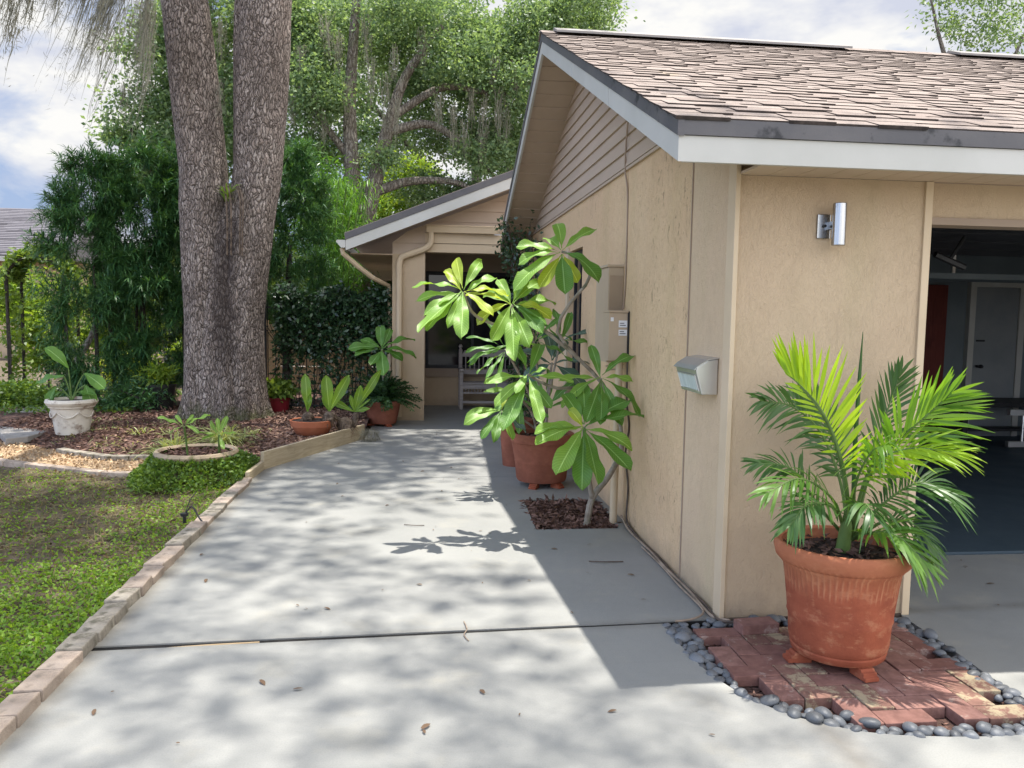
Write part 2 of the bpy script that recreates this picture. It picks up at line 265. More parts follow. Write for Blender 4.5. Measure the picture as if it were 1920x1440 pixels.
MAT = dict(
    concrete=M_concrete('painted_concrete'),
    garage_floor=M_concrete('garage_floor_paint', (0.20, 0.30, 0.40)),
    soil=M_noise('soil', (0.055, 0.042, 0.028), (0.12, 0.095, 0.065), 6, 0.95, (30, 0.8, 0.02)),
    lawn=M_noise('lawn_soil', (0.060, 0.050, 0.026), (0.14, 0.108, 0.078), 2.2, 0.95, (40, 0.9, 0.02), spots=((0.17, 0.13, 0.095), 9, 0.52, 0.66)),
    gravel=M_noise('gravel_bed', (0.20, 0.13, 0.07), (0.46, 0.33, 0.20), 40, 0.9, (60, 1.0, 0.02)),
    mulch=M_noise('mulch_bed', (0.05, 0.03, 0.024), (0.15, 0.085, 0.065), 22, 0.95, (45, 1.0, 0.03)),
    side_wall=M_panel('side_wall_lit_paint', (0.650, 0.455, 0.262), (0.70, 0.505, 0.300)),  # same paint as the front wall, lightened in place of bounced light
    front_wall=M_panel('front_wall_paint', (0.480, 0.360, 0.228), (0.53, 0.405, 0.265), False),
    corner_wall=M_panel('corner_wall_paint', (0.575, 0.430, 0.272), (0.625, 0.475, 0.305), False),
    trim=M_noise('trim_paint', (0.54, 0.42, 0.275), (0.59, 0.465, 0.31), 3, 0.6, (60, 0.15, 0.003)),
    trim_dark=M_noise('trim_paint_brown', (0.30, 0.225, 0.16), (0.34, 0.255, 0.185), 3, 0.6, (60, 0.15, 0.003)),
    siding=M_noise('siding_paint', (0.43, 0.335, 0.248), (0.475, 0.372, 0.28), 2.5, 0.55, (50, 0.12, 0.003), stretch=(1, 0.3, 2)),
    soffit=M_noise('soffit_paint', (0.46, 0.35, 0.245), (0.50, 0.385, 0.27), 4, 0.6, (60, 0.1, 0.003)),
    white=M_noise('white_trim', (0.455, 0.445, 0.395), (0.52, 0.505, 0.455), 1.8, 0.5, (70, 0.12, 0.003), spots=((0.50, 0.51, 0.48), 2.5, 0.58, 0.75)),
    drip=M_noise('drip_edge', (0.085, 0.082, 0.085), (0.12, 0.112, 0.11), 3, 0.5, (40, 0.2, 0.004), spots=((0.03, 0.03, 0.032), 6, 0.62, 0.7)),
    vent=M_noise('ridge_vent', (0.22, 0.205, 0.185), (0.27, 0.25, 0.23), 6, 0.6),
    shingle=M_shingle('shingle', (0.330, 0.276, 0.240), (0.290, 0.238, 0.206), (0.240, 0.194, 0.168)),
    shingle_edge=M_noise('shingle_cut_edge', (0.030, 0.024, 0.021), (0.075, 0.058, 0.050), 20, 0.95),
    slate=M_shingle('grey_shingle', (0.20, 0.19, 0.205), (0.15, 0.142, 0.155), (0.085, 0.08, 0.088)),
    dark_gap=M_noise('joint_filler', (0.007, 0.007, 0.006), (0.02, 0.018, 0.016), 12, 0.95),
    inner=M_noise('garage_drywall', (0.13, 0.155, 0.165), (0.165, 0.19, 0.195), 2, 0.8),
    cabinet=M_wood('red_brown_door', (0.11, 0.024, 0.018), (0.15, 0.035, 0.024), 'Z', 0.4),
    door_white=M_noise('door_paint', (0.21, 0.225, 0.23), (0.25, 0.262, 0.26), 3, 0.5),
    black=M_noise('black_metal', (0.012, 0.012, 0.013), (0.03, 0.03, 0.032), 10, 0.5),
    glass=M_glass_dark('window_glass'),
    frame=M_noise('dark_frame', (0.014, 0.014, 0.016), (0.028, 0.028, 0.03), 9, 0.45),
    steel=M_steel('brushed_steel', 0.60, 0.26),
    lamp_steel=M_noise('lamp_steel', (0.36, 0.365, 0.365), (0.44, 0.44, 0.435), 3, 0.24, None, metal=1.0, stretch=(30, 30, 0.5)),
    satin=M_noise('satin_steel', (0.60, 0.60, 0.58), (0.66, 0.655, 0.63), 4, 0.42, None, metal=1.0),
    alu=M_steel('ladder_aluminium', 0.7, 0.4),
    frosted=M_noise('frosted_panel', (0.42, 0.48, 0.44), (0.55, 0.60, 0.56), 9, 0.35, stretch=(1, 6, 0.6)),
    box=M_noise('utility_box_paint', (0.44, 0.345, 0.24), (0.49, 0.385, 0.27), 3, 0.5, (40, 0.1, 0.003)),
    box_side=M_noise('utility_box_darker', (0.33, 0.25, 0.17), (0.38, 0.29, 0.20), 3, 0.5, (40, 0.1, 0.003)),  # darker version of the box paint, for the near face
    sticker=M_noise('sticker', (0.70, 0.71, 0.72), (0.78, 0.78, 0.78), 6, 0.4),
    ink=M_noise('sticker_ink', (0.05, 0.05, 0.06), (0.12, 0.12, 0.13), 20, 0.5),
    cable=M_noise('cable', (0.20, 0.15, 0.11), (0.34, 0.26, 0.19), 12, 0.6),
    cable_dark=M_noise('cable_brown', (0.05, 0.036, 0.028), (0.11, 0.08, 0.06), 12, 0.6),
    terracotta=M_terracotta('terracotta', (0.225, 0.058, 0.030), (0.315, 0.088, 0.044), True, 0.6),
    terracotta_dull=M_terracotta('terracotta_dull', (0.20, 0.070, 0.042), (0.28, 0.10, 0.062), False, 0.15),
    terracotta_bowl=M_terracotta('terracotta_bowl', (0.36, 0.115, 0.055), (0.44, 0.155, 0.08), False, 0.2),
    red_plastic=M_noise('maroon_plastic', (0.13, 0.010, 0.016), (0.17, 0.014, 0.022), 5, 0.35),
    black_plastic=M_noise('black_plastic', (0.012, 0.012, 0.012), (0.025, 0.025, 0.024), 5, 0.45),
    stone_pot=M_noise('weathered_cast_stone', (0.50, 0.46, 0.39), (0.62, 0.58, 0.50), 5, 0.85, (30, 0.5, 0.008), spots=((0.22, 0.16, 0.12), 7, 0.52, 0.66)),
    clay_rim=M_noise('mossy_clay', (0.30, 0.235, 0.16), (0.40, 0.31, 0.21), 9, 0.85, (30, 0.5, 0.008), spots=((0.14, 0.13, 0.06), 8, 0.55, 0.68)),
    pot_soil=M_noise('potting_soil', (0.016, 0.012, 0.010), (0.05, 0.036, 0.03), 26, 0.95, (40, 1.0, 0.02)),
    pebble=M_noise('river_pebble', (0.085, 0.092, 0.100), (0.14, 0.148, 0.155), 14, 0.45, (60, 0.15, 0.003), rnd=0.35, spec=0.4),
    edging=M_noise('edging_block', (0.26, 0.205, 0.16), (0.375, 0.305, 0.245), 8, 0.9, (70, 0.7, 0.008), spots=((0.20, 0.165, 0.13), 12, 0.55, 0.68), rnd=0.14),
    edging_grey=M_noise('edging_block_grey', (0.20, 0.175, 0.14), (0.32, 0.285, 0.23), 10, 0.9, (70, 0.7, 0.008), spots=((0.12, 0.11, 0.08), 12, 0.5, 0.62), rnd=0.14),
    flag=M_noise('flagstone', (0.25, 0.232, 0.21), (0.345, 0.322, 0.29), 4, 0.9, (30, 0.6, 0.01), spots=((0.20, 0.185, 0.165), 5, 0.55, 0.66)),
    board=M_wood('weathered_board', (0.37, 0.30, 0.195), (0.50, 0.42, 0.29), 'X'),
    bench=M_wood('grey_teak', (0.30, 0.262, 0.235), (0.43, 0.385, 0.35), 'X'),
    fence_wood=M_wood('tan_fence_board', (0.46, 0.32, 0.17), (0.56, 0.41, 0.24), 'X'),
    bark=M_bark('oak_bark', (0.070, 0.055, 0.045), (0.38, 0.305, 0.258), (0.60, 0.51, 0.445), 32, 0.22, None, True),
    bark_far=M_bark('far_oak_bark', (0.12, 0.10, 0.08), (0.27, 0.235, 0.20), (0.38, 0.345, 0.30), 14, 0.25, (0.24, 0.25, 0.16)),
    bark_dark=M_noise('dark_stem', (0.022, 0.019, 0.016), (0.06, 0.05, 0.04), 14, 0.9, (40, 0.7, 0.01)),
    stem=M_noise('plumeria_stem', (0.19, 0.155, 0.115), (0.34, 0.30, 0.25), 12, 0.7, (60, 0.5, 0.006), spots=((0.10, 0.11, 0.06), 10, 0.55, 0.68)),
    stem_green=M_noise('green_stalk', (0.07, 0.12, 0.025), (0.12, 0.19, 0.05), 10, 0.5),
    oak_leaf=M_leaf('oak_leaf', (0.050, 0.095, 0.032), (0.125, 0.190, 0.058), 0.5, 0.38),
    oak_leaf_far=M_leaf('far_oak_leaf', (0.100, 0.180, 0.085), (0.260, 0.360, 0.165), 0.5, 0.48, (1.3, 1.25, 0.7)),
    lime_leaf=M_leaf('lime_leaf', (0.13, 0.24, 0.03), (0.27, 0.38, 0.06), 0.5, 0.5),
    podo_leaf=M_leaf('podocarpus_leaf', (0.026, 0.088, 0.040), (0.100, 0.215, 0.066), 0.34, 0.28),
    bamboo_leaf=M_leaf('bamboo_leaf', (0.050, 0.15, 0.020), (0.13, 0.27, 0.04), 0.45, 0.45),
    vine_leaf=M_leaf('vine_leaf', (0.014, 0.040, 0.020), (0.045, 0.095, 0.036), 0.28, 0.18, spec=0.6),
    arbor_leaf=M_leaf('arbor_leaf', (0.07, 0.14, 0.025), (0.20, 0.29, 0.06), 0.45, 0.4),
    moss=M_leaf('spanish_moss', (0.20, 0.195, 0.15), (0.37, 0.355, 0.285), 0.9, 0.3, (1.1, 1.05, 0.9), 0.05),
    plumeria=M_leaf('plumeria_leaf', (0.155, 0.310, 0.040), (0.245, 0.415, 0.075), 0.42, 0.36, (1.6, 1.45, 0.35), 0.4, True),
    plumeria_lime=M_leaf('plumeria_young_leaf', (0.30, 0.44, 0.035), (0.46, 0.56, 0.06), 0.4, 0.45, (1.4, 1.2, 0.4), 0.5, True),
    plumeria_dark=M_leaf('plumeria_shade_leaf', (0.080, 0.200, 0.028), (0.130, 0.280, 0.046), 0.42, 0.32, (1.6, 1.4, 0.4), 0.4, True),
    rubber=M_leaf('glossy_dark_leaf', (0.055, 0.115, 0.085), (0.10, 0.17, 0.12), 0.22, 0.12, None, 0.6, True),
    palm=M_leaf('palm_leaflet', (0.075, 0.180, 0.026), (0.165, 0.300, 0.050), 0.40, 0.42, (1.7, 1.6, 0.3), 0.45),
    palm_new=M_leaf('palm_new_leaflet', (0.24, 0.40, 0.022), (0.36, 0.52, 0.035), 0.42, 0.5, (1.5, 1.4, 0.3), 0.45),
    palm_dark=M_leaf('palm_old_leaflet', (0.032, 0.095, 0.020), (0.080, 0.17, 0.034), 0.40, 0.32, (1.6, 1.4, 0.4), 0.45),
    fern=M_leaf('fern_leaf', (0.020, 0.062, 0.020), (0.050, 0.115, 0.036), 0.45, 0.28),
    nest=M_leaf('nest_fern_leaf', (0.12, 0.25, 0.03), (0.22, 0.37, 0.05), 0.40, 0.42, None, 0.45, True),
    spider=M_leaf('spider_plant_leaf', (0.24, 0.29, 0.10), (0.40, 0.44, 0.20), 0.5, 0.35),
    ivy=M_leaf('creeping_fig_leaf', (0.045, 0.105, 0.018), (0.165, 0.26, 0.045), 0.4, 0.3),
    grass=M_leaf('ground_cover_leaf', (0.10, 0.215, 0.024), (0.27, 0.42, 0.050), 0.5, 0.42),
    grass_dry=M_leaf('dry_thatch', (0.10, 0.095, 0.035), (0.25, 0.20, 0.10), 0.8, 0.25),
    dead=M_leaf('dead_leaf', (0.055, 0.038, 0.028), (0.19, 0.115, 0.065), 0.8, 0.15),
    chip=M_leaf('bark_chip', (0.060, 0.034, 0.026), (0.215, 0.125, 0.095), 0.9, 0.0, spec=0.15),
    chip_light=M_leaf('pale_bark_chip', (0.16, 0.095, 0.07), (0.36, 0.235, 0.17), 0.9, 0.0, spec=0.15),
    stone=M_leaf('tan_gravel', (0.30, 0.19, 0.10), (0.58, 0.43, 0.27), 0.8, 0.0, spec=0.2),
    root=M_noise('fibrous_root', (0.06, 0.042, 0.03), (0.20, 0.15, 0.11), 20, 0.95, (40, 1.0, 0.02)),
    amber=M_noise('amber_lens', (0.65, 0.22, 0.03), (0.8, 0.32, 0.05), 5, 0.4),
)
def M_brick(name, c1, c2, stain, amount):
    m, t = new_mat(name); o = nd(t, 'ShaderNodeObjectInfo').outputs
    v = nd(t, 'ShaderNodeVectorMath', {0: coords(t), 1: o['Location']}, operation='ADD').outputs[0]
    c = mix(t, o['Random'], c1, c2)
    c = mix(t, ramp(t, noise(t, v, 18, 7, 0.65), [(0.4, 0.5), (0.6, 0.0)]), c, tuple(x * 0.6 for x in c1))
    s = ramp(t, noise(t, v, 11, 8, 0.72), [(0.62 - amount, 0.0), (0.70 - amount, 0.85)])
    c = mix(t, s, c, stain)
    finish(t, c, 0.88, noise(t, v, 60, 6), 0.5, 0.005, spec=0.2)
    return m
MAT['brick_red'] = M_brick('red_paver', (0.185, 0.088, 0.070), (0.275, 0.150, 0.122), (0.33, 0.245, 0.205), 0.05)
MAT['brick_mossy'] = M_brick('lichen_paver', (0.165, 0.085, 0.065), (0.235, 0.13, 0.10), (0.35, 0.295, 0.19), 0.13)

# ------------------------------------------------------------------ object helpers
WLOC = {}
def tag(o, label=None, cat=None, group=None, kind=None):
    if label: o['label'] = label
    if cat: o['category'] = cat
    if group: o['group'] = group
    if kind: o['kind'] = kind
    return o
def thing(name, label, cat, loc=(0, 0, 0), group=None):
    o = bpy.data.objects.new(name, None); o.empty_display_size = 0.1; COL.objects.link(o)
    o.location = loc; WLOC[o.name] = Vector(loc)
    return tag(o, label, cat, group)
def link_mesh(name, me, mats, parent=None, smooth=False, label=None):
    o = bpy.data.objects.new(name, me); COL.objects.link(o)
    for m in (mats if isinstance(mats, (list, tuple)) else [mats]): me.materials.append(MAT[m] if isinstance(m, str) else m)
    if parent is not None:
        w = WLOC[parent.name]; me.transform(Matrix.Translation(-w)); o.parent = parent; WLOC[o.name] = w
    if smooth: me.polygons.foreach_set('use_smooth', [True] * len(me.polygons))
    if label: o['label'] = label
    return o
class MB:
    """collects shapes; build() links them as one mesh"""
    def __init__(s): s.v = []; s.f = []; s.uv = None
    def add(s, vs, fs):
        n = len(s.v); s.v.extend(tuple(p) for p in vs); s.f.extend([tuple(i + n for i in f) for f in fs]); return s
    def box(s, x0, x1, y0, y1, z0, z1):
        return s.add([(x0, y0, z0), (x1, y0, z0), (x1, y1, z0), (x0, y1, z0), (x0, y0, z1), (x1, y0, z1), (x1, y1, z1), (x0, y1, z1)],
                     [(0, 3, 2, 1), (4, 5, 6, 7), (0, 1, 5, 4), (1, 2, 6, 5), (2, 3, 7, 6), (3, 0, 4, 7)])
    def prism(s, poly, axis, a0, a1):
        """poly = 2-D outline; extruded along axis ('x': poly is (y,z), 'y': (x,z), 'z': (x,y))"""
        mk = {'x': lambda p, a: (a, p[0], p[1]), 'y': lambda p, a: (p[0], a, p[1]), 'z': lambda p, a: (p[0], p[1], a)}[axis]
        n = len(poly)
        return s.add([mk(p, a0) for p in poly] + [mk(p, a1) for p in poly],
                     [tuple(range(n))[::-1], tuple(range(n, 2 * n))] + [(i, (i + 1) % n, n + (i + 1) % n, n + i) for i in range(n)])
    def tube(s, pts, rad, sides=8, cap=True, bump=None):
        pts = [Vector(p) for p in pts]; n = len(pts)
        if not isinstance(rad, (list, tuple)): rad = [rad] * n
        base = len(s.v); T0 = None; N = None
        for i, p in enumerate(pts):
            T = (pts[min(i + 1, n - 1)] - pts[max(i - 1, 0)]).normalized()
            if N is None:
                N = T.orthogonal().normalized()
            else:
                N = (N - T * N.dot(T)).normalized()
            B = T.cross(N)
            for k in range(sides):
                a = 2 * math.pi * k / sides
                d = N * math.cos(a) + B * math.sin(a)
                r = rad[i] * (bump(p, d) if bump else 1.0)
                s.v.append(tuple(p + d * r))
        for i in range(n - 1):
            for k in range(sides):
                a = base + i * sides + k; b = base + i * sides + (k + 1) % sides
                s.f.append((a, b, b + sides, a + sides))
        if cap:
            s.f.append(tuple(base + k for k in range(sides))[::-1]); s.f.append(tuple(base + (n - 1) * sides + k for k in range(sides)))
        return s
    def lathe(s, prof, cx, cy, z0=0.0, seg=40, wob=None):
        base = len(s.v); n = len(prof)
        for r, z in prof:
            for k in range(seg):
                a = 2 * math.pi * k / seg; rr = r * (wob(a, z) if wob else 1)
                s.v.append((cx + rr * math.cos(a), cy + rr * math.sin(a), z0 + z))
        for i in range(n - 1):
            for k in range(seg):
                a = base + i * seg + k; b = base + i * seg + (k + 1) % seg
                s.f.append((a, b, b + seg, a + seg))
        return s
    def build(s, name, mats, parent=None, smooth=False, label=None, bevel=0.0):
        me = bpy.data.meshes.new(name); me.from_pydata(s.v, [], s.f); me.update()
        bm = bmesh.new(); bm.from_mesh(me)
        if bevel: bmesh.ops.bevel(bm, geom=list(bm.edges), offset=bevel, segments=2, affect='EDGES', profile=0.6)
        bmesh.ops.recalc_face_normals(bm, faces=bm.faces); bm.to_mesh(me); bm.free()
        o = link_mesh(name, me, mats, parent, False, label)
        if smooth:
            me.polygons.foreach_set('use_smooth', [True] * len(me.polygons))
            try: me.set_sharp_from_angle(angle=math.radians(40))
            except Exception: pass
        return o
def npmesh(name, V, F, mats, parent=None, smooth=False, uv=None, label=None):
    V = np.ascontiguousarray(V, dtype=np.float32); F = np.ascontiguousarray(F, dtype=np.int32)
    me = bpy.data.meshes.new(name); k = F.shape[1]
    me.vertices.add(len(V)); me.vertices.foreach_set('co', V.ravel())
    me.loops.add(F.size); me.loops.foreach_set('vertex_index', F.ravel())
    me.polygons.add(len(F)); me.polygons.foreach_set('loop_start', np.arange(0, F.size, k, dtype=np.int32))
    if uv is not None:
        ul = me.uv_layers.new(name='UVMap'); ul.data.foreach_set('uv', np.ascontiguousarray(uv, dtype=np.float32)[F.ravel()].ravel())
    me.update(calc_edges=True); me.validate()
    return link_mesh(name, me, mats, parent, smooth, label)
def unit(a): return a / np.maximum(np.linalg.norm(a, axis=-1, keepdims=True), 1e-9)
def rand_dirs(rng, n): return unit(rng.normal(size=(n, 3)))
def leaf_quads(rng, c, d, L, W, fold=0.25):
    """four-sided leaves: base c, direction d, length L, width W -> V, F"""
    n = len(c); d = unit(d); L = np.broadcast_to(np.asarray(L, float), (n,))[:, None]; W = np.broadcast_to(np.asarray(W, float), (n,))[:, None]
    s = unit(np.cross(d, rand_dirs(rng, n))); nn = np.cross(s, d)
    mid = c + d * L * 0.45 + nn * W * fold
    V = np.stack([c, mid + s * W * 0.5, c + d * L, mid - s * W * 0.5], axis=1).reshape(-1, 3)
    return V, np.arange(4 * n).reshape(n, 4)
def strap_quads(rng, c, d, L, W, droop=0.3, segs=3, side=None):
    """long leaves: strips of segs quads tapering to a point and drooping -> V, F"""
    n = len(c); d = unit(d); L = np.broadcast_to(np.asarray(L, float), (n,))[:, None]; W = np.broadcast_to(np.asarray(W, float), (n,))[:, None]
    dr = np.broadcast_to(np.asarray(droop, float), (n,))[:, None]
    s = unit(np.cross(d, np.array([0, 0, 1.0]) + 0.25 * rng.normal(size=(n, 3)))) if side is None else unit(side)
    rows = []
    for i in range(segs + 1):
        t = i / segs
        p = c + d * L * t + np.array([0, 0, -1.0]) * (dr * L * t * t)
        w = W * 0.5 * (0.5 + 1.1 * t if t < 0.45 else max(0.04, 1.0 - ((t - 0.45) / 0.55) ** 1.7))
        rows += [p - s * w, p + s * w]
    V = np.stack(rows, axis=1); k = 2 * (segs + 1)
    f = np.array([[2 * i, 2 * i + 1, 2 * i + 3, 2 * i + 2] for i in range(segs)])
    F = (f[None] + (np.arange(n) * k)[:, None, None]).reshape(-1, 4)
    return V.reshape(-1, 3), F
def merge(parts):
    V, F, o = [], [], 0
    for v, f in parts: V.append(v); F.append(f + o); o += len(v)
    return np.concatenate(V), np.concatenate(F)
def curve(pts, n=12):
    """Catmull-Rom through points"""
    P = [np.array(p, float) for p in pts]; P = [2 * P[0] - P[1]] + P + [2 * P[-1] - P[-2]]; out = []
    m = len(P) - 3
    for i in range(m):
        p0, p1, p2, p3 = P[i:i + 4]
        for t in np.linspace(0, 1, max(2, n // m + 1))[(0 if i == 0 else 1):]:
            out.append(0.5 * (2 * p1 + (p2 - p0) * t + (2 * p0 - 5 * p1 + 4 * p2 - p3) * t * t + (3 * p1 - p0 - 3 * p2 + p3) * t ** 3))
    return np.array(out)
def crown(rng, blobs, clumps, per, clump_r, L, W, down=0.0, shell=0.55):
    """leaf cloud: clumps scattered through ellipsoid blobs, leaves scattered in each clump"""
    vol = np.array([b[3] * b[4] * b[5] for b in blobs]) ** 0.75; pick = rng.choice(len(blobs), clumps, p=vol / vol.sum())
    B = np.array(blobs)[pick]
    r = (shell + (1 - shell) * rng.random(clumps)) ** 0.8
    c = B[:, :3] + rand_dirs(rng, clumps) * r[:, None] * B[:, 3:6]
    k = rng.integers(int(per * 0.5), int(per * 1.5), clumps); idx = np.repeat(np.arange(clumps), k); n = len(idx)
    cr = clump_r * (0.6 + 0.8 * rng.random(clumps))
    off = rng.normal(size=(n, 3)) * cr[idx][:, None] * np.array([0.55, 0.55, 0.36])
    d = unit(off / (cr[idx][:, None] + 1e-6) + rng.normal(size=(n, 3)) * 0.7 + np.array([0, 0, -down]))
    return leaf_quads(rng, c[idx] + off, d, L * (0.6 + 0.8 * rng.random(n)), W * (0.6 + 0.8 * rng.random(n)))
def moss_beards(rng, anchors, lens, rad, strands, drift=(0, 0, 0), w=0.012, segs=5):
    parts = []; drift = np.array(drift, float)
    for a, ln in zip(anchors, lens):
        n = strands; a = np.array(a, float)
        st = a + rng.normal(size=(n, 3)) * np.array([rad, rad, rad * 0.5]) * 0.6 - np.array([0, 0, 1.0]) * (ln * .55 * rng.random(n) ** 2)[:, None]
        L = np.maximum(.12, (ln - (a[2] - st[:, 2])) * (0.25 + 0.75 * rng.random(n) ** 0.8)) * np.clip(1.2 - np.linalg.norm(st[:, :2] - a[:2], axis=1) / (rad * 1.2) * .7, .25, 1)
        s = unit(np.stack([rng.normal(size=n), rng.normal(size=n), np.zeros(n)], 1))
        rows = []; p = st.copy(); wob = rng.normal(size=(n, 3)) * 0.10
        for i in range(segs + 1):
            t = i / segs
            q = st + (np.array([0, 0, -1.0]) + drift + wob) * (L * t)[:, None] + (a - st) * (0.55 * t) * np.array([1, 1, 0])
            q = q + rng.normal(size=(n, 3)) * 0.018 * t
            ww = w * (0.5 + rng.random(n) * 0.8) * (1 - 0.8 * t)
            rows += [q - s * ww[:, None], q + s * ww[:, None]]
        V = np.stack(rows, 1); k = 2 * (segs + 1)
        f = np.array([[2 * i, 2 * i + 1, 2 * i + 3, 2 * i + 2] for i in range(segs)])
        parts.append((V.reshape(-1, 3), (f[None] + (np.arange(n) * k)[:, None, None]).reshape(-1, 4)))
        m = strands * 6                                                   # curly tufts along the strands
        t = rng.random(m) ** 1.3; jj = rng.integers(0, n, m)
        c = st[jj] + (np.array([0, 0, -1.0]) + drift + wob[jj]) * (L[jj] * t)[:, None] + (a - st[jj]) * (0.55 * t)[:, None] * np.array([1, 1, 0]) + rng.normal(size=(m, 3)) * 0.035
        parts.append(leaf_quads(rng, c, np.array([0, 0, -0.6]) + rng.normal(size=(m, 3)) * 0.7, 0.05 + 0.05 * rng.random(m), w * 1.1))
    return merge(parts)
def copy_thing(root, loc, rotz=None, scale=None, label=None, group=None):
    r = root.copy(); COL.objects.link(r); r.location = loc
    if rotz is not None: r.rotation_euler = (0, 0, rotz)
    if scale is not None: r.scale = scale
    if label: r['label'] = label
    if group: r['group'] = group
    for ch in list(root.children):
        c = ch.copy(); COL.objects.link(c); c.parent = r
        for g in list(ch.children):
            e = g.copy(); COL.objects.link(e); e.parent = c
    return r

# ================================================================== GROUND
rng = np.random.default_rng(7); random.seed(7)
def structure(o): o['kind'] = 'structure'; return o
structure(MB().add([(-900, -900, -.09), (900, -900, -.09), (900, 900, -.09), (-900, 900, -.09)], [(0, 1, 2, 3)]).build('ground', 'lawn'))
j1 = lambda x: 3.845 + (x + 1.48) * .0487
j2 = lambda x: 7.713 + (x + 1.5) * .040
ARC = [(2.57, 2.75), (2.33, 2.752), (2.18, 2.752), (2.03, 2.762), (1.83, 2.792), (1.72, 2.825), (1.65, 2.86), (1.58, 2.905), (1.52, 2.95), (1.455, 3.02), (1.40, 3.10), (1.355, 3.19), (1.32, 3.30), (1.29, 3.43), (1.272, 3.59), (1.266, 3.78), (1.266, 3.94)]
drv = MB()
drv.prism([(-1.585, -4), (9.5, -4), (9.5, 5.02), (2.63, 5.02), (2.63, 4.03), (2.597, 3.98), (2.58, 3.55), (2.555, 3.26), (2.556, 3.03)] + ARC + [(1.266, j1(1.266) - .018), (-1.585, j1(-1.48) - .026)], 'z', -.12, 0)
drv.prism([(-1.585, j1(-1.48) + .026), (1.266, j1(1.266) + .012), (1.60, j1(1.6) + .012), (1.60, 5.83), (1.50, 5.83), (.872, 5.83), (-1.585, 5.83)], 'z', -.12, 0)
drv.prism([(-1.585, 5.83), (.872, 5.83), (.905, 6.80), (-1.585, 6.80)], 'z', -.12, 0)
drv.prism([(1.50, 5.83), (1.60, 5.83), (1.60, 6.80), (1.553, 6.80)], 'z', -.12, 0)
drv.prism([(-1.585, 6.80), (.905, 6.80), (1.553, 6.80), (1.60, 6.80), (1.60, j2(1.6) - .006), (-1.585, j2(-1.5) - .006)], 'z', -.12, 0)
drv.prism([(-1.56, j2(-1.5) + .006), (1.60, j2(1.6) + .006), (1.60, 12.0), (3.2, 12.0), (3.2, 14.1), (-.62, 14.1), (-.62, 12.2), (-.67, 10.26), (-1.52, 8.24)], 'z', -.12, 0)
structure(drv.build('driveway', 'concrete'))
structure(MB().box(-1.58, 1.262, 3.7, 4.02, -.13, -.007).box(1.262, 1.595, 3.985, 4.02, -.13, -.007).box(-1.58, 1.6, 7.6, 7.95, -.13, -.007).build('joint_filler', 'dark_gap'))
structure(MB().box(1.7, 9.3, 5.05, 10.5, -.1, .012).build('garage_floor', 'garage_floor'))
structure(MB().box(1.2, 2.62, 2.70, 4.05, -.14, -.042).build('paver_bed', 'mulch'))
structure(MB().box(.86, 1.56, 5.8, 6.82, -.14, -.03).build('square_bed', 'mulch'))
# lawn sheet with gentle unevenness
def sheet(name, x0, x1, y0, y1, st, hf, mat, keep=None):
    xs = np.arange(x0, x1 + 1e-6, st); ys = np.arange(y0, y1 + 1e-6, st)
    Xg, Yg = np.meshgrid(xs, ys); Z = hf(Xg, Yg); V = np.stack([Xg, Yg, Z], -1).reshape(-1, 3); nx = len(xs)
    F = []
    for j in range(len(ys) - 1):
        for i in range(nx - 1):
            if keep is None or keep(xs[i] + st / 2, ys[j] + st / 2): F.append((j * nx + i, j * nx + i + 1, (j + 1) * nx + i + 1, (j + 1) * nx + i))
    return structure(npmesh(name, V, np.array(F), mat, None, True))
def lawn_h(x, y): return -.015 + .018 * np.sin(x * 2.1 + 1) * np.sin(y * 1.7) + .012 * np.sin(x * 5.3 + y * 4.1)
sheet('lawn', -9.6, -1.6, -1.0, 8.9, .1, lawn_h, 'lawn')
# planted bed behind the gravel path
BX = [-9.0, -6.2, -4.5, -3.76, -3.17, -2.75, -2.3, -1.9, -1.55, -1.3]; BY = [10.9, 10.7, 9.75, 9.12, 8.72, 8.75, 8.45, 8.15, 7.95, 7.9]
def bed_edge(x): return np.interp(x, BX, BY)
def bed_right(y): return np.interp(y, [7.6, 8.24, 10.26, 12.2, 14], [-1.60, -1.56, -.71, -.66, -.66])
def bed_h(x, y):
    d = np.clip((y - bed_edge(x)) / .9, 0, 1)
    return -.012 + .13 * d * d * (3 - 2 * d) + .012 * np.sin(x * 6 + 2) * np.sin(y * 5) * d
sheet('planted_bed', -9.0, -.6, 7.6, 15.0, .07, bed_h, 'mulch', lambda x, y: y > bed_edge(x) - .03 and x < bed_right(y))
# gravel path
PX = [-9, -5.2, -4.6, -4.08, -3.57, -2.93, -2.6, -2.2, -1.62]; PY = [9.6, 9.2, 8.95, 8.6, 8.33, 8.0, 7.95, 7.8, 7.55]
def path_edge(x): return np.interp(x, PX, PY)
sheet('gravel_path', -9.0, -1.58, 7.5, 11.2, .08, lambda x, y: .012 + .006 * np.sin(x * 9) * np.sin(y * 8), 'gravel', lambda x, y: path_edge(x) < y < bed_edge(x) + .06)
structure(MB().box(-4.6, 3.2, 15.0, 26, -.08, -.005).build('back_yard_paving', 'flag'))

# ================================================================== THE HOUSE
S = .4167
house = thing('house', 'tan single storey house with shingled gable roof, open garage and recessed porch', 'house', (1.59, 4.0, 0))
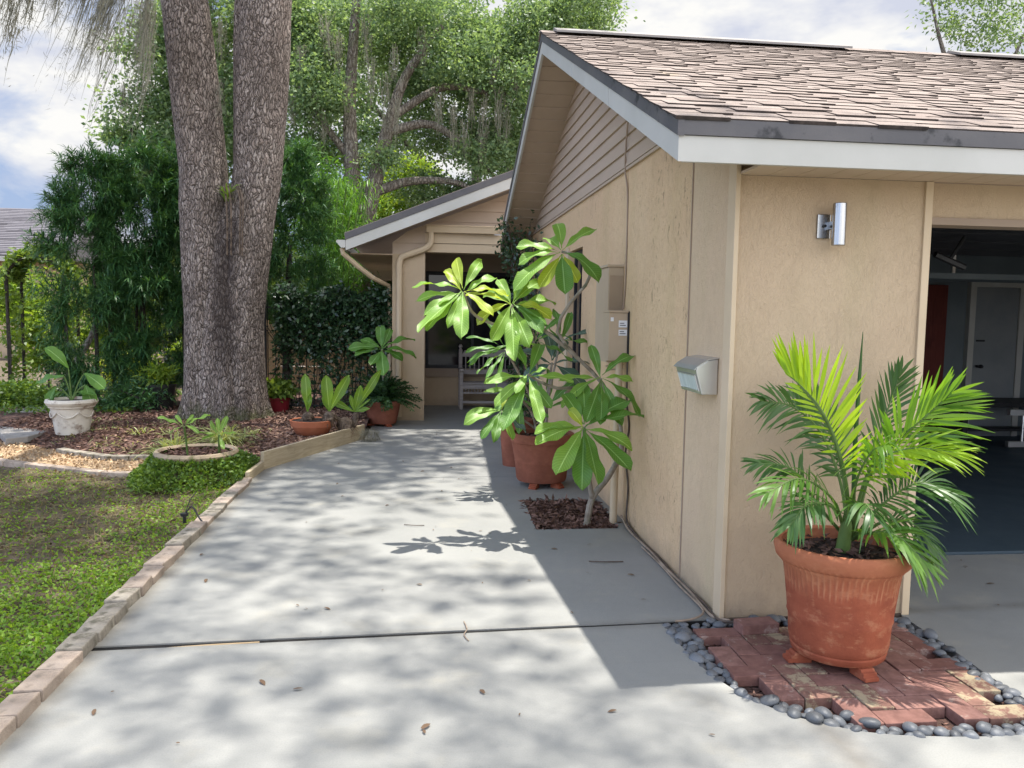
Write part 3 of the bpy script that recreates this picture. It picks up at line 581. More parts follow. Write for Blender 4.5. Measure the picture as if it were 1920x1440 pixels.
# -- side wall with its window opening
def wall_poly(mb, poly): return mb.prism(poly, 'x', 1.59, 1.70)
w = MB()
w.prism([(4.68, -.02), (7.89, -.02), (7.89, 2.71), (4.68, 2.71)], 'x', 1.59, 1.70)
w.prism([(7.89, -.02), (8.55, -.02), (8.55, .70), (7.89, .70)], 'x', 1.59, 1.70)
w.prism([(7.89, 2.26), (8.55, 2.26), (8.55, 2.71), (7.89, 2.71)], 'x', 1.59, 1.70)
w.prism([(8.55, -.02), (12.0, -.02), (12.0, 2.71), (8.55, 2.71)], 'x', 1.59, 1.70)
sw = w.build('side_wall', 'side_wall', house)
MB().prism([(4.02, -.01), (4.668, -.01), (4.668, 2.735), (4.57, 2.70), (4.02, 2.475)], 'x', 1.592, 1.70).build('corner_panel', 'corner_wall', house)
MB().box(1.585, 1.70, 4.668, 4.680, -.02, 2.735).build('panel_joint', 'trim_dark', house)
MB().prism([(3.985, 0), (4.085, 0), (4.085, 2.48), (3.985, 2.44)], 'x', 1.578, 1.603).build('corner_trim', 'trim', house, bevel=.003)
win = MB(); 
for a in ((7.895, 7.935), (8.505, 8.545), (8.20, 8.235)): win.box(1.635, 1.675, a[0], a[1], .705, 2.255)
win.box(1.636, 1.674, 7.935, 8.505, .705, .745).box(1.636, 1.674, 7.935, 8.505, 2.215, 2.255)
wf = win.build('side_window', 'frame', house)
MB().box(1.65, 1.66, 7.93, 8.51, .74, 2.22).build('pane', 'glass', wf)
MB().box(1.56, 1.70, 7.86, 8.58, .665, .70).build('sill', 'trim', wf, bevel=.004)
MB().box(1.565, 1.592, 8.555, 8.66, .68, 2.30).build('window_casing', 'trim', wf, bevel=.004)
# -- front pillar, header and opening trim
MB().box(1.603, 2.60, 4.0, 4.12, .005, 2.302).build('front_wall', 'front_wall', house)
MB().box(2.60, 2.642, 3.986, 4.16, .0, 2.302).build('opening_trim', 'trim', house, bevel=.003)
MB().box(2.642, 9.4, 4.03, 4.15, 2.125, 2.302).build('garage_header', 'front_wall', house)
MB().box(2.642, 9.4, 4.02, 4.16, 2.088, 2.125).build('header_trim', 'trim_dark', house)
MB().box(1.59, 2.63, 3.992, 4.03, -.05, .006).build('base_flashing', 'cable_dark', house)
# -- lap siding in the gable
sd = MB(); e = .118; z = 2.725; k = 0
yF = lambda zz: 3.6 + (zz - 2.315) / S
while z < 3.98:
    zt = min(z + e, 4.08)
    yb, yt = yF(z), yF(zt); cb, ct = 15.8 - yb, 15.8 - yt
    cb = min(cb, 12.0); ct = min(ct, 12.0)
    xb, xt = 1.564, 1.583
    sd.add([(xb, yb, z), (xb, cb, z), (xt, ct, zt + .004), (xt, yt, zt + .004), (1.60, yb, z), (1.60, cb, z), (1.60, ct, zt), (1.60, yt, zt)],
           [(0, 1, 2, 3), (0, 4, 5, 1), (0, 3, 7, 4), (1, 5, 6, 2), (3, 2, 6, 7)])
    z += e
sd.build('gable_siding', 'siding', house)
MB().box(1.570, 1.592, 4.60, 12.0, 2.700, 2.722).build('siding_starter_trim', 'siding', house)
# -- rake soffits (planks) and eave soffit
def plank_soffit(name, y0, y1, front):
    mb = MB(); n = int(abs(y1 - y0) / .19)
    for i in range(n):
        a = y0 + (y1 - y0) * i / n; b = y0 + (y1 - y0) * (i + 1) / n - .006 * (1 if y1 > y0 else -1)
        za = 2.315 + S * (a - 3.6) if front else 2.315 + S * (12.2 - a); zb = 2.315 + S * (b - 3.6) if front else 2.315 + S * (12.2 - b)
        mb.add([(1.174, a, za), (1.59, a, za), (1.59, b, zb + .004), (1.174, b, zb + .004), (1.174, a, za + .02), (1.59, a, za + .02), (1.59, b, zb + .024), (1.174, b, zb + .024)],
               [(0, 3, 2, 1), (4, 5, 6, 7), (0, 1, 5, 4), (1, 2, 6, 5), (2, 3, 7, 6), (3, 0, 4, 7)])
    return mb.build(name, 'siding', house)
plank_soffit('rake_soffit', 3.64, 7.88, True)
plank_soffit('rake_soffit', 7.92, 11.24, False)
sf = MB(); x = 1.60
while x < 9.2:
    sf.box(x, x + .142, 3.628, 3.998, 2.303, 2.316); x += .146
sfo = sf.build('eave_soffit', 'soffit', house)
hl = MB(); x = 1.60                                            # rows of vent slots punched in the soffit
while x < 4.6:
    for yy in np.arange(3.68, 3.97, .022): hl.box(x + .05, x + .10, yy, yy + .004, 2.3016, 2.3035)
    x += .146
hl = None
MB().box(2.60, 9.4, 3.998, 4.03, 2.302, 2.33).build('soffit_return', 'trim_dark', house)
# -- fascia boards and drip edge
def rake(mb, y0, y1, zo0, zo1, x0, x1):
    f = lambda y, o: o + (S * (y - 3.6) if y <= 7.9 else S * (12.2 - y))
    return mb.prism([(y0, f(y0, zo0)), (y1, f(y1, zo0)), (y1, f(y1, zo1)), (y0, f(y0, zo1))], 'x', x0, x1)
fa = MB(); rake(fa, 3.60, 7.9, 2.28, 2.395, 1.150, 1.174); rake(fa, 7.9, 11.27, 2.28, 2.395, 1.150, 1.174)
for yy in (5.02, 6.28): rake(fa, yy, yy + .012, 2.282, 2.393, 1.1475, 1.150)
fa.build('rake_fascia', 'white', house)
MB().box(1.174, 9.4, 3.60, 3.624, 2.28, 2.394).box(3.02, 3.03, 3.5985, 3.60, 2.28, 2.394).build('eave_fascia', 'white', house)
dr = MB(); rake(dr, 3.588, 7.9, 2.395, 2.470, 1.142, 1.172); rake(dr, 7.9, 11.27, 2.395, 2.470, 1.142, 1.172)
dr.build('rake_drip_edge', 'drip', house)
MB().prism([(3.588, 2.396), (3.620, 2.396), (3.625, 2.478), (3.592, 2.468)], 'x', 1.172, 9.4).build('eave_drip_edge', 'drip', house)
# -- roof: deck, overlapping architectural shingles, ridge vents
rf = MB(); rake(rf, 3.626, 7.9, 2.40, 2.466, 1.173, 9.4); rake(rf, 7.9, 11.9, 2.40, 2.466, 1.173, 9.4)
roof = rf.build('roof', 'shingle', house)
r2 = random.Random(3); sh = MB(); she = MB(); cs, sn = math.cos(math.atan(S)), math.sin(math.atan(S)); ex = .122; row = 0; s = -.015
P3 = lambda x, s, h: (x, 3.6 + s * cs - h * sn, 2.470 + s * sn + h * cs)
while s < 4.64:
    x = 1.128 - r2.random() * .2
    hi = r2.random() < .5
    while x < 9.4:
        wd = r2.uniform(.12, .28); hi = (not hi) if r2.random() < .8 else hi
        xa, xb = max(x, 1.128), min(x + wd, 9.4)
        if xb - xa > .01:
            t0 = (.0135 if hi else .0075) + r2.uniform(-.001, .001); t1 = .006 if hi else .003; j = r2.uniform(-.004, .004)
            s0, s1 = s + j - (.0 if hi else -.008), s + ex + .03
            sh.add([P3(xa, s0, t0), P3(xb, s0, t0), P3(xb, s1, t1), P3(xa, s1, t1)], [(0, 1, 2, 3)])
            she.add([P3(xa, s0, t0), P3(xb, s0, t0), P3(xb, s1, t1), P3(xa, s1, t1), P3(xa, s0, -.002), P3(xb, s0, -.002)], [(4, 5, 1, 0), (4, 0, 3), (5, 2, 1)])
        x += wd
    s += ex; row += 1
sh.build('shingles', 'shingle', roof); she.build('shingle_edges', 'shingle_edge', roof)
def vent(x0, x1):
    return MB().prism([(7.70, 4.215), (7.70, 4.235), (7.9, 4.318), (8.1, 4.235), (8.1, 4.215), (7.9, 4.29)], 'x', x0, x1).build('ridge_vent', 'vent', roof)
vent(1.26, 4.17); vent(5.30, 9.3)
rc = MB()
for i in range(40): rc.prism([(7.76, 4.222), (7.9, 4.288), (8.04, 4.222), (7.9, 4.272)], 'x', 1.13 + i * .207, 1.13 + i * .207 + .2)
rc.build('ridge_cap', 'shingle', roof)
# -- garage interior
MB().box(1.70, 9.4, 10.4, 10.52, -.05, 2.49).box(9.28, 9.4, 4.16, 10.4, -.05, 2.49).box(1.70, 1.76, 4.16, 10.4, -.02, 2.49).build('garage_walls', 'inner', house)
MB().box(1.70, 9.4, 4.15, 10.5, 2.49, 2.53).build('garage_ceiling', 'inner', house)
gd = MB()
for k in range(4): gd.box(2.75, 9.1, 4.35 + k * .54, 4.35 + k * .54 + .52, 2.15, 2.19)
gdo = gd.build('garage_door', 'black', house)
MB().box(2.70, 2.74, 4.2, 7.2, 2.10, 2.16).box(9.12, 9.16, 4.2, 7.2, 2.10, 2.16).build('door_track', 'alu', gdo)
MB().tube([(3.55, 5.0, 2.14), (3.45, 5.0, 1.98)], .012, 6).tube([(3.35, 5.0, 2.02), (3.56, 5.0, 1.94)], .022, 6).build('door_arm', 'black', gdo)
rd = MB().box(6.62, 7.14, 10.33, 10.40, .0, 2.08).build('red_brown_inner_door', 'cabinet', house)
dw = MB().box(7.56, 8.20, 10.34, 10.40, .0, 2.06).build('inner_door', 'door_white', house)
MB().box(7.47, 7.555, 10.32, 10.40, .0, 2.13).box(8.205, 8.29, 10.32, 10.40, .0, 2.13).box(7.555, 8.205, 10.32, 10.40, 2.065, 2.13).build('door_casing', 'white', dw)
MB().tube([(7.63, 10.34, .98), (7.63, 10.27, .98)], .016, 8).lathe([(0, 0), (.03, .01), (.034, .03), (.02, .05), (0, .055)], 7.63, 10.25, .955, 12).build('door_knob', 'black', dw)
MB().box(7.60, 7.72, 10.325, 10.345, 1.32, 1.345).build('door_latch', 'black', dw)
# -- porch wing behind
MB().box(-.387, .085, 12.0, 12.3, -.02, 2.44).build('porch_column', 'front_wall', house)
pb = MB(); pb.box(.085, 2.2, 12.01, 12.25, 2.475, 2.60); pb.box(.085, 2.2, 11.995, 12.25, 2.606, 2.745)
pb.build('porch_beam', 'trim', house)
rk = lambda x, o=0: 2.435 + .402 * (x + 1.01) + o
lap = MB(); z = 2.44; 
while z < 3.7:
    zt = z + .16; xl = max(-.387, (z - 2.435) / .402 - 1.01 + .02); xl2 = max(-.387, (zt - 2.435) / .402 - 1.01 + .02)
    xr = 3.0
    lap.add([(xl, 12.0, z), (xr, 12.0, z), (xr, 12.016, zt), (xl2, 12.016, zt), (xl, 12.06, z), (xr, 12.06, z)], [(0, 1, 2, 3), (0, 4, 5, 1)])
    z = zt
for f_ in (): pass
# keep the laps clear of the porch opening: the first two courses stop at the column
lap2 = MB()
for i in range(0, len(lap.v), 6):
    q = [list(p) for p in lap.v[i:i + 6]]
    if q[0][2] < 2.74:
        for p in q:
            if p[0] > .08: p[0] = .084
    lap2.add(q, [(0, 1, 2, 3), (0, 4, 5, 1)])
lap2.build('porch_gable_siding', 'siding', house)
pf = MB().prism([(-1.01, rk(-1.01)), (3.2, rk(3.2)), (3.2, rk(3.2) + .145), (-1.01, rk(-1.01) + .145)], 'y', 11.50, 11.525)
pf.build('porch_rake_fascia', 'white', house)
MB().prism([(-1.02, rk(-1.02) + .146), (3.2, rk(3.2) + .146), (3.2, rk(3.2) + .235), (-1.02, rk(-1.02) + .235)], 'y', 11.488, 11.53).build('porch_drip_edge', 'drip', house)
MB().prism([(-1.03, rk(-1.03) + .20), (3.8, rk(3.8) + .20), (3.8, rk(3.8) + .25), (-1.03, rk(-1.03) + .25)], 'y', 11.53, 24).build('porch_roof', 'shingle', house)
ps = MB()
for i in range(22):
    a = -.99 + i * .19; b = a + .184
    ps.add([(a, 11.526, rk(a) + .035), (b, 11.526, rk(b) + .035), (b, 12.0, rk(b) + .035), (a, 12.0, rk(a) + .035)], [(0, 1, 2, 3)])
ps.build('porch_rake_soffit', 'siding', house)
MB().box(-.99, -.387, 12.0, 24, 2.42, 2.435).build('left_eave_soffit', 'soffit', house)
MB().box(-.387, -.27, 12.3, 24, -.02, 2.42).build('left_wall', 'front_wall', house)
g_ = [(-1.015, 2.47), (-1.015, 2.575), (-1.13, 2.575), (-1.145, 2.55), (-1.10, 2.50), (-1.075, 2.47)]
MB().prism(g_, 'y', 11.50, 24).build('left_gutter', 'white', house)
MB().tube([(-1.07, 11.62, 2.47), (-1.06, 11.62, 2.40), (-.85, 11.75, 2.22), (-.66, 11.9, 2.08), (-.45, 12.2, 1.98), (-.43, 12.25, 1.8), (-.43, 12.25, .05)], .035, 8).build('left_downspout', 'trim', house)
gu = MB().prism([(12.0 - .004, 2.752), (12.0 - .004, 2.862), (11.885, 2.862), (11.875, 2.845), (11.885, 2.825), (11.90, 2.752)], 'x', .10, 1.16)
gu.build('porch_gutter', 'trim', house)
ds = MB(); ds.tube(curve([(.165, 11.935, 2.752), (.165, 11.935, 2.64), (.14, 11.935, 2.565), (.04, 11.935, 2.50), (-.18, 11.94, 2.42), (-.26, 11.95, 2.375), (-.285, 11.95, 2.29), (-.285, 11.95, 2.15)], 24), .046, 8)
ds.tube([(-.285, 11.95, 2.16), (-.285, 11.95, .06)], .044, 8)
ds.build('porch_downspout', 'trim', house, True)
MB().box(-.27, 3.2, 12.3, 14.0, 2.60, 2.64).build('porch_ceiling', 'siding', house)
bw = MB().box(-.27, 3.3, 14.0, 14.12, -.02, .50).box(-.27, .115, 14.0, 14.12, .50, 2.62).box(2.2, 3.3, 14.0, 14.12, .50, 2.62)
bw.build('porch_back_wall', 'front_wall', house)
MB().box(.115, 2.2, 14.0, 14.12, 2.30, 2.62).build('porch_window_header', 'trim_dark', house)  # darker brown stands in for shade under the porch ceiling
pw = MB().box(.115, 2.2, 13.985, 14.05, .645, .70).box(.115, 2.2, 13.985, 14.05, 2.24, 2.30).box(.115, .165, 13.985, 14.05, .70, 2.24).box(.90, .94, 13.985, 14.05, .70, 2.24).box(2.15, 2.2, 13.985, 14.05, .70, 2.24)
pw = pw.build('porch_window', 'frame', house)
MB().box(.16, 2.16, 14.02, 14.03, .69, 2.25).build('pane', 'glass', pw)
MB().box(.115, 2.2, 13.97, 14.06, .50, .645).build('sill', 'trim_dark', pw)
MB().box(3.2, 3.3, 12.0, 14.0, -.02, 2.62).build('porch_side_wall', 'front_wall', house)

# ================================================================== TREES AND PLANTING
def R_(seed): return np.random.default_rng(seed)
# ---- the double trunked oak beside the drive
oak = thing('oak_tree', 'large oak with two rough grey trunks rising from one flared base beside the driveway', 'tree', (-2.65, 11.5, 0))
def flare(cx, cy):
    def f(p, d):
        z = max(p.z, 0); a = math.atan2(p.y + d.y - cy, p.x + d.x - cx)
        return 1 + math.exp(-z / .20) * (.30 + .24 * math.sin(5 * a + 1.3) + .08 * math.sin(9 * a)) + .025 * math.sin(3 * a + z * 1.7) + .018 * math.sin(7 * a - z * 2.3)
    return f
tb = MB()
zs = list(np.linspace(-.05, .6, 9)) + list(np.linspace(.75, 6.0, 24))
ltr = [(np.interp(z, [0, .5, 1.5, 3.0, 3.4, 5.6, 6], [-2.86, -2.86, -2.845, -2.885, -2.885, -3.09, -3.14]), 11.5, z) for z in zs]
lrad = [np.interp(z, [0, .3, .6, 1.5, 3, 3.4, 4.2, 5.6, 6], [.375, .355, .335, .312, .325, .305, .315, .296, .29]) for z in zs]
rtr = [(np.interp(z, [0, .5, 1.5, 3.0, 3.4, 5.6, 6], [-2.45, -2.44, -2.425, -2.24, -2.17, -2.075, -2.04]), 11.45, z) for z in zs]
rrad = [np.interp(z, [0, .3, .6, 1.5, 3, 3.4, 4.3, 5.0, 6], [.375, .35, .335, .312, .31, .315, .345, .355, .36]) for z in zs]
tb.tube(ltr, lrad, 56, True, flare(-2.86, 11.5)); tb.tube(rtr, rrad, 56, True, flare(-2.45, 11.45))
tb.tube([(-2.63, 11.42, -.05), (-2.63, 11.42, .3), (-2.64, 11.42, 1.2), (-2.62, 11.42, 2.0), (-2.58, 11.45, 2.75), (-2.53, 11.5, 3.05)], [.40, .36, .31, .26, .22, .12], 40, True, flare(-2.63, 11.42))
for kx, ky, kz, kr in ():
    tb.lathe([(0, -kr), (kr * .8, -kr * .6), (kr, 0), (kr * .8, kr * .6), (0, kr)], kx, ky + kr * .65, kz, 14)
tb.build('trunk', 'bark', oak, True)
lm = MB()
def limb(pts, r0, r1): lm.tube(curve(pts, 16), [r0 + (r1 - r0) * i / 20 for i in range(len(curve(pts, 16)))], 12)
limb([(-3.14, 11.5, 5.9), (-3.4, 11.3, 7.5), (-4.0, 10.4, 10.5), (-4.6, 8.6, 13.6)], .28, .07)
limb([(-2.04, 11.45, 5.9), (-1.7, 11.0, 7.4), (-.5, 10.3, 10.2), (.8, 9.6, 12.8)], .32, .03)
limb([(-1.7, 11.1, 7.3), (-.9, 11.8, 9.8), (.8, 12.2, 13)], .2, .05)
limb([(-3.3, 11.4, 6.9), (-2.8, 8.8, 10.8), (-2.1, 5.4, 14.2), (-2.0, 2.4, 15.0)], .2, .05)
limb([(-3.25, 11.45, 6.2), (-4.0, 10.9, 6.55), (-5.2, 10.2, 6.5), (-6.8, 9.5, 6.9)], .15, .05)
limb([(-3.4, 11.4, 7.4), (-3.8, 12.6, 10), (-4.0, 13.6, 12.6)], .16, .05)
lm.build('limbs', 'bark', oak, True)
cb = [(-.3, 2.8, 14.8, 2.3, 2.2, 1.1), (1.1, 6.0, 14.8, 1.6, 2.3, 1.1), (-2.1, 6.0, 14.6, 2.0, 2.3, 1.2), (-.2, 8.9, 14.4, 2.2, 2.0, 1.2), (1.3, 10.4, 14.0, 1.8, 2.0, 1.2), (.2, 11.4, 13.2, 2.0, 1.6, 1.0),
      (-4.4, 8.6, 13.6, 2.2, 2.4, 1.2), (-3.6, 13, 12.6, 2.4, 2.4, 1.3), (.6, 13.4, 12.6, 2.2, 2.0, 1.2), (.7, -.6, 15.0, 1.7, 1.4, .9), (-1.7, 8.4, 13.8, 1.3, 1.7, 1.0), (-2.6, 2.6, 14.8, 1.4, 1.6, .9)]
V, F = crown(R_(15), cb, 545, 44, .44, .17, .10, .2, .25)
q4 = V.reshape(-1, 4, 3).mean(1); gx, gy = q4[:, 0] - q4[:, 2] * .1102, q4[:, 1] - q4[:, 2] * .1278      # a gap in the crown over the plumeria
keep4 = (((gx - .30) / .68) ** 2 + ((gy - 5.6) / .55) ** 2 > 1.0) & (R_(12).random(len(gx)) > np.interp(gy, [2.8, 4.0, 5.4], [.80, .62, .12]))
k4 = np.repeat(keep4, 4); V = V[k4]; F = np.arange(len(V)).reshape(-1, 4)
V2, F2 = crown(R_(16), [(-.2, 3.2, 14.9, 2.6, 2.6, .9), (1.6, 1.2, 15, 2.2, 2.2, .8), (-1.0, 6.0, 14.8, 2.2, 1.8, .8), (2.6, 4.5, 15, 2.0, 1.6, .8)], 230, 46, .75, .11, .065, .2, .1)   # fine outer spray
q5 = V2.reshape(-1, 4, 3).mean(1); gx, gy = q5[:, 0] - q5[:, 2] * .1102, q5[:, 1] - q5[:, 2] * .1278
V2 = V2[np.repeat(((gx - .30) / .75) ** 2 + ((gy - 5.6) / .6) ** 2 > 1.0, 4)]; V, F = merge([(V, F), (V2, np.arange(len(V2)).reshape(-1, 4))])
npmesh('crown', V, F, 'oak_leaf', oak)
rg = R_(5)
anch = [(-4.05, 10.4, 6.0), (-3.75, 10.5, 6.15), (-3.45, 10.5, 6.1), (-3.2, 10.4, 6.0), (-3.9, 10.6, 5.75), (-3.55, 10.6, 5.7), (-3.22, 10.5, 5.5), (-4.2, 10.4, 5.6), (-3.32, 10.7, 5.2), (-3.65, 10.5, 5.5)]
ln = [1.25, 1.9, 1.9, 1.9, 1.8, 1.5, 1.6, 1.0, 1.55, 1.9]
parts = [moss_beards(rg, [a], [l], .06, 60, (rg.uniform(-.50, -.08), 0, 0), .005) for a, l in zip(anch, ln)]
parts.append(moss_beards(rg, [(-4.55, 10.5, 5.7), (-4.75, 10.5, 5.5)], [1.0, 1.2], .05, 70, (-.3, 0, 0), .007))
parts.append(moss_beards(rg, [(-2.60, 11.3, z) for z in (4.6, 5.4)], [.7, .8], .03, 24, (.03, 0, 0), .004))
parts.append(moss_beards(rg, [(-2.48, 11.9, 6.1)], [1.2], .06, 30, (0, 0, 0), .005))
V, F = merge(parts); npmesh('hanging_moss', V, F, 'moss', oak)
# a small epiphyte in the fork
ep = thing('fork_epiphyte', 'thin yellow green air plant growing in the fork of the twin oak', 'plant', (-2.5, 11.15, 3.1))
V, F = strap_quads(R_(3), np.tile([-2.5, 11.15, 3.05], (16, 1)) + R_(4).normal(size=(16, 3)) * .03, unit(R_(6).normal(size=(16, 3)) * .6 + np.array([0, -.2, 1.2])), .35, .03, .5)
npmesh('leaf_tuft', V, F, 'lime_leaf', ep)
rt = MB()
for dx in (0, .05, .16, .19): rt.tube(curve([(-2.54 + dx, 11.12, 3.2), (-2.5 + dx * 1.1, 11.06, 3.0), (-2.49 + dx, 11.05, 2.6), (-2.5 + dx, 11.07, 2.3)], 9), .012, 5)
rt.build('hanging_root', 'root', ep)

# ---- live oak beyond the porch roof
def far_tree(name, label, base, trunk, limbs, blobs, clumps, per, cr, L, W, mat, bark, seed, moss_at=None, group=None, shell=.35):
    t = thing(name, label, 'tree', base, group)
    mb = MB(); mb.tube(curve(trunk[0], 14), list(np.linspace(trunk[1], trunk[2], len(curve(trunk[0], 14)))), 16)
    for pts, a, b in limbs:
        c = curve(pts, 12); mb.tube(c, list(np.linspace(a, b, len(c))), 9)
    mb.build('trunk', bark, t, True)
    V, F = crown(R_(seed), blobs, clumps, per, cr, L, W, .25, shell); npmesh('crown', V, F, mat, t)
    if moss_at:
        V, F = merge([moss_beards(R_(seed + i), [a[:3]], [a[3] * .85], a[4] * .75, 36, (rm.uniform(-.05, .05), 0, 0), .007) for i, a in enumerate(moss_at)])
        npmesh('hanging_moss', V, F, 'moss', t)
    return t
W20 = lambda px, py, Yd=20.0: (Yd * (px - 787) / 1519.0, Yd, 1.58 + Yd * (590 - py) / 1519.0)
rm = R_(77)
mo = [(*W20(px, py, 19.4), l, r) for px, py, l, r in ((640, 90, 1.3, .2), (690, 60, 2.0, .16), (700, 130, 1.8, .14), (725, 160, 2.0, .16), (745, 200, 1.6, .12), (655, 170, 1.5, .16), (620, 60, 1.6, .18),
      (600, 200, 1.2, .15), (820, 190, 1.5, .16), (845, 210, 1.6, .16), (870, 235, 1.4, .16), (900, 255, 1.3, .15), (930, 170, 1.8, .18), (945, 190, 1.6, .16), (920, 120, 1.3, .15), (560, 200, 1.3, .14), (575, 120, 1.2, .14), (790, 80, 1.2, .14), (960, 130, 1.4, .15), (540, 230, 1.1, .12), (740, 110, 1.3, .14), (880, 180, 1.2, .14), (615, 230, 1.1, .12), (905, 190, 1.5, .14))]
far_tree('live_oak', 'mossy live oak with pale trunk rising behind the porch roof', (-1.5, 20, 0),
    ([(-1.5, 20, -.1), (-1.48, 20, 2.5), (-1.42, 20, 3.9)], .36, .28),
    [([(-1.55, 20, 3.6), (-1.62, 20, 5.0), (-1.66, 20, 6.6), (-1.5, 20, 9)], .24, .10), ([(-1.35, 20, 3.6), (-1.1, 20, 4.6), (-.75, 20, 6.0), (-.35, 20, 7.2), (.5, 20, 8.4)], .24, .07),
     ([(-1.0, 20, 4.5), (-.2, 20, 4.75), (.9, 20, 4.75), (1.9, 20, 4.3)], .13, .04), ([(-.75, 20, 5.9), (.3, 20, 6.1), (1.3, 20, 5.4), (2.1, 20, 4.6)], .12, .04),
     ([(-.6, 20, 6.3), (.6, 20, 7.0), (2.0, 20, 6.9), (3.2, 20, 7.6)], .11, .03), ([(-1.62, 20, 5.2), (-2.4, 20, 6.2), (-3.2, 20, 7.5)], .11, .03), ([(-1.3, 20, 5.4), (-1.9, 20, 4.6), (-2.3, 19.8, 4.3)], .05, .02)],
    [(-2.5, 20.6, 7.7, 1.0, 1.2, 1.5), (-1.2, 21.6, 8.8, 1.5, 1.2, 1.0), (.4, 21.2, 8.9, 1.4, 1.2, 1.0), (1.7, 20.9, 7.8, 1.3, 1.2, 1.1), (2.9, 20.9, 8.5, 1.4, 1.3, 1.0), (.9, 21.3, 6.2, 1.2, 1.0, .7), (2.2, 21.0, 6.0, .9, 1.0, .8), (-2.6, 20.6, 5.4, .8, 1.0, 1.0), (.5, 20.8, 4.6, 1.1, .8, .5), (1.7, 20.7, 4.4, .9, .8, .45), (-.1, 21.6, 7.2, .9, .9, .7), (3.9, 20.9, 9.3, 1.0, 1.1, .8), (-3.4, 20.6, 8.8, 1.0, 1.0, 1.0), (.9, 19.6, 7.4, 1.0, .6, .7), (2.4, 19.6, 7.0, 1.0, .6, .7), (-.5, 19.5, 8.6, 1.0, .5, .7), (-2.3, 19.5, 6.6, .8, .5, .7), (1.6, 19.6, 5.3, .9, .5, .5), (3.2, 19.7, 6.0, .8, .5, .8), (-.9, 19.6, 5.2, .4, .4, .4)],
    1500, 60, .33, .10, .055, 'oak_leaf_far', 'bark_far', 21, mo)
far_tree('oak_beyond', 'paler oak crown standing farther back above the porch roof', (2.0, 29, 0), ([(2, 29, -.1), (2.1, 29, 4), (1.8, 29, 9)], .35, .12),
    [([(2, 29, 5), (4, 29, 8), (5.5, 29, 10.5)], .16, .04), ([(2, 29, 4.5), (-.5, 29, 7.5), (-3, 29, 10)], .16, .04)],
    [(-3.0, 29, 10, 2.4, 2, 2.4), (.5, 29, 10.5, 2.4, 2, 2.2), (3.6, 29, 10.6, 2.4, 2, 1.9), (5.4, 29, 11.6, 1.4, 1.6, 1.4), (-1.5, 29, 7, 2, 1.6, 1.6), (3.2, 29, 7.6, 1.6, 1.6, 1.2), (-4.6, 29, 8, 1.6, 1.8, 2.2)],
    500, 60, .55, .16, .09, 'oak_leaf_far', 'bark_far', 22)
far_tree('lime_tree', 'bright yellow green tree in sunshine seen under the live oak limbs', (-.3, 26, 0), ([(-.3, 26, -.1), (-.3, 26, 2.5), (-.1, 26, 5)], .12, .05), [([(-.2, 26, 2.5), (.9, 26, 4.2)], .06, .02), ([(-.2, 26, 2.5), (-1.3, 26, 4.5)], .06, .02)],
    [(-.9, 26, 4.6, 1.2, 1.2, 1.1), (.3, 26, 4.0, 1.4, 1.2, .9), (1.3, 26, 3.5, 1.2, 1.2, .8), (-.2, 26, 5.9, .7, .8, .6)], 220, 70, .32, .15, .07, 'lime_leaf', 'bark_far', 23)
far_tree('left_oak', 'leafy oak crown showing left of the twin trunks above the hedge', (-6.0, 21, 0), ([(-6, 21, -.1), (-6, 21, 3), (-5.7, 21, 7)], .3, .1), [([(-5.9, 21, 3.5), (-7, 21, 6)], .12, .03), ([(-5.8, 21, 4.5), (-4.7, 21, 7)], .12, .03)],
    [(-6.6, 21, 6.0, 1.0, 1.2, 1.1), (-6.0, 21, 7.6, 1.1, 1.2, 1.1), (-5.2, 21, 8.6, 1.3, 1.3, 1.0), (-4.6, 21, 6.4, 1.0, 1.2, 1.6), (-5.8, 21, 5.0, 1.3, 1.2, .9), (-6.9, 21, 4.6, .6, .9, .5)], 420, 75, .34, .12, .065, 'oak_leaf_far', 'bark_far', 24,
    [(*W20(px, py, 20.4), l, r) for px, py, l, r in ((300, 60, 1.6, .15), (270, 200, 1.2, .12), (425, 40, 1.9, .15), (418, 150, 1.6, .12))])
far_tree('roadside_oak', 'sparse oak crown poking above the garage ridge', (12.6, 17, 0), ([(12.6, 17, -.1), (12.5, 17, 4), (12.3, 17, 7.5)], .3, .08), [([(12.4, 17, 5.5), (11.4, 17, 7.2), (10.9, 17, 8.6)], .08, .02), ([(12.4, 17, 6), (13.2, 17, 8)], .08, .02)],
    [(11.6, 17, 8.3, .9, .9, .7), (12.6, 17, 7.6, .9, .9, .7), (12.9, 17, 8.8, 1.0, 1.0, .8), (11.9, 17, 9.2, 1.0, 1.0, .6)], 150, 34, .26, .10, .045, 'oak_leaf_far', 'bark_far', 25)
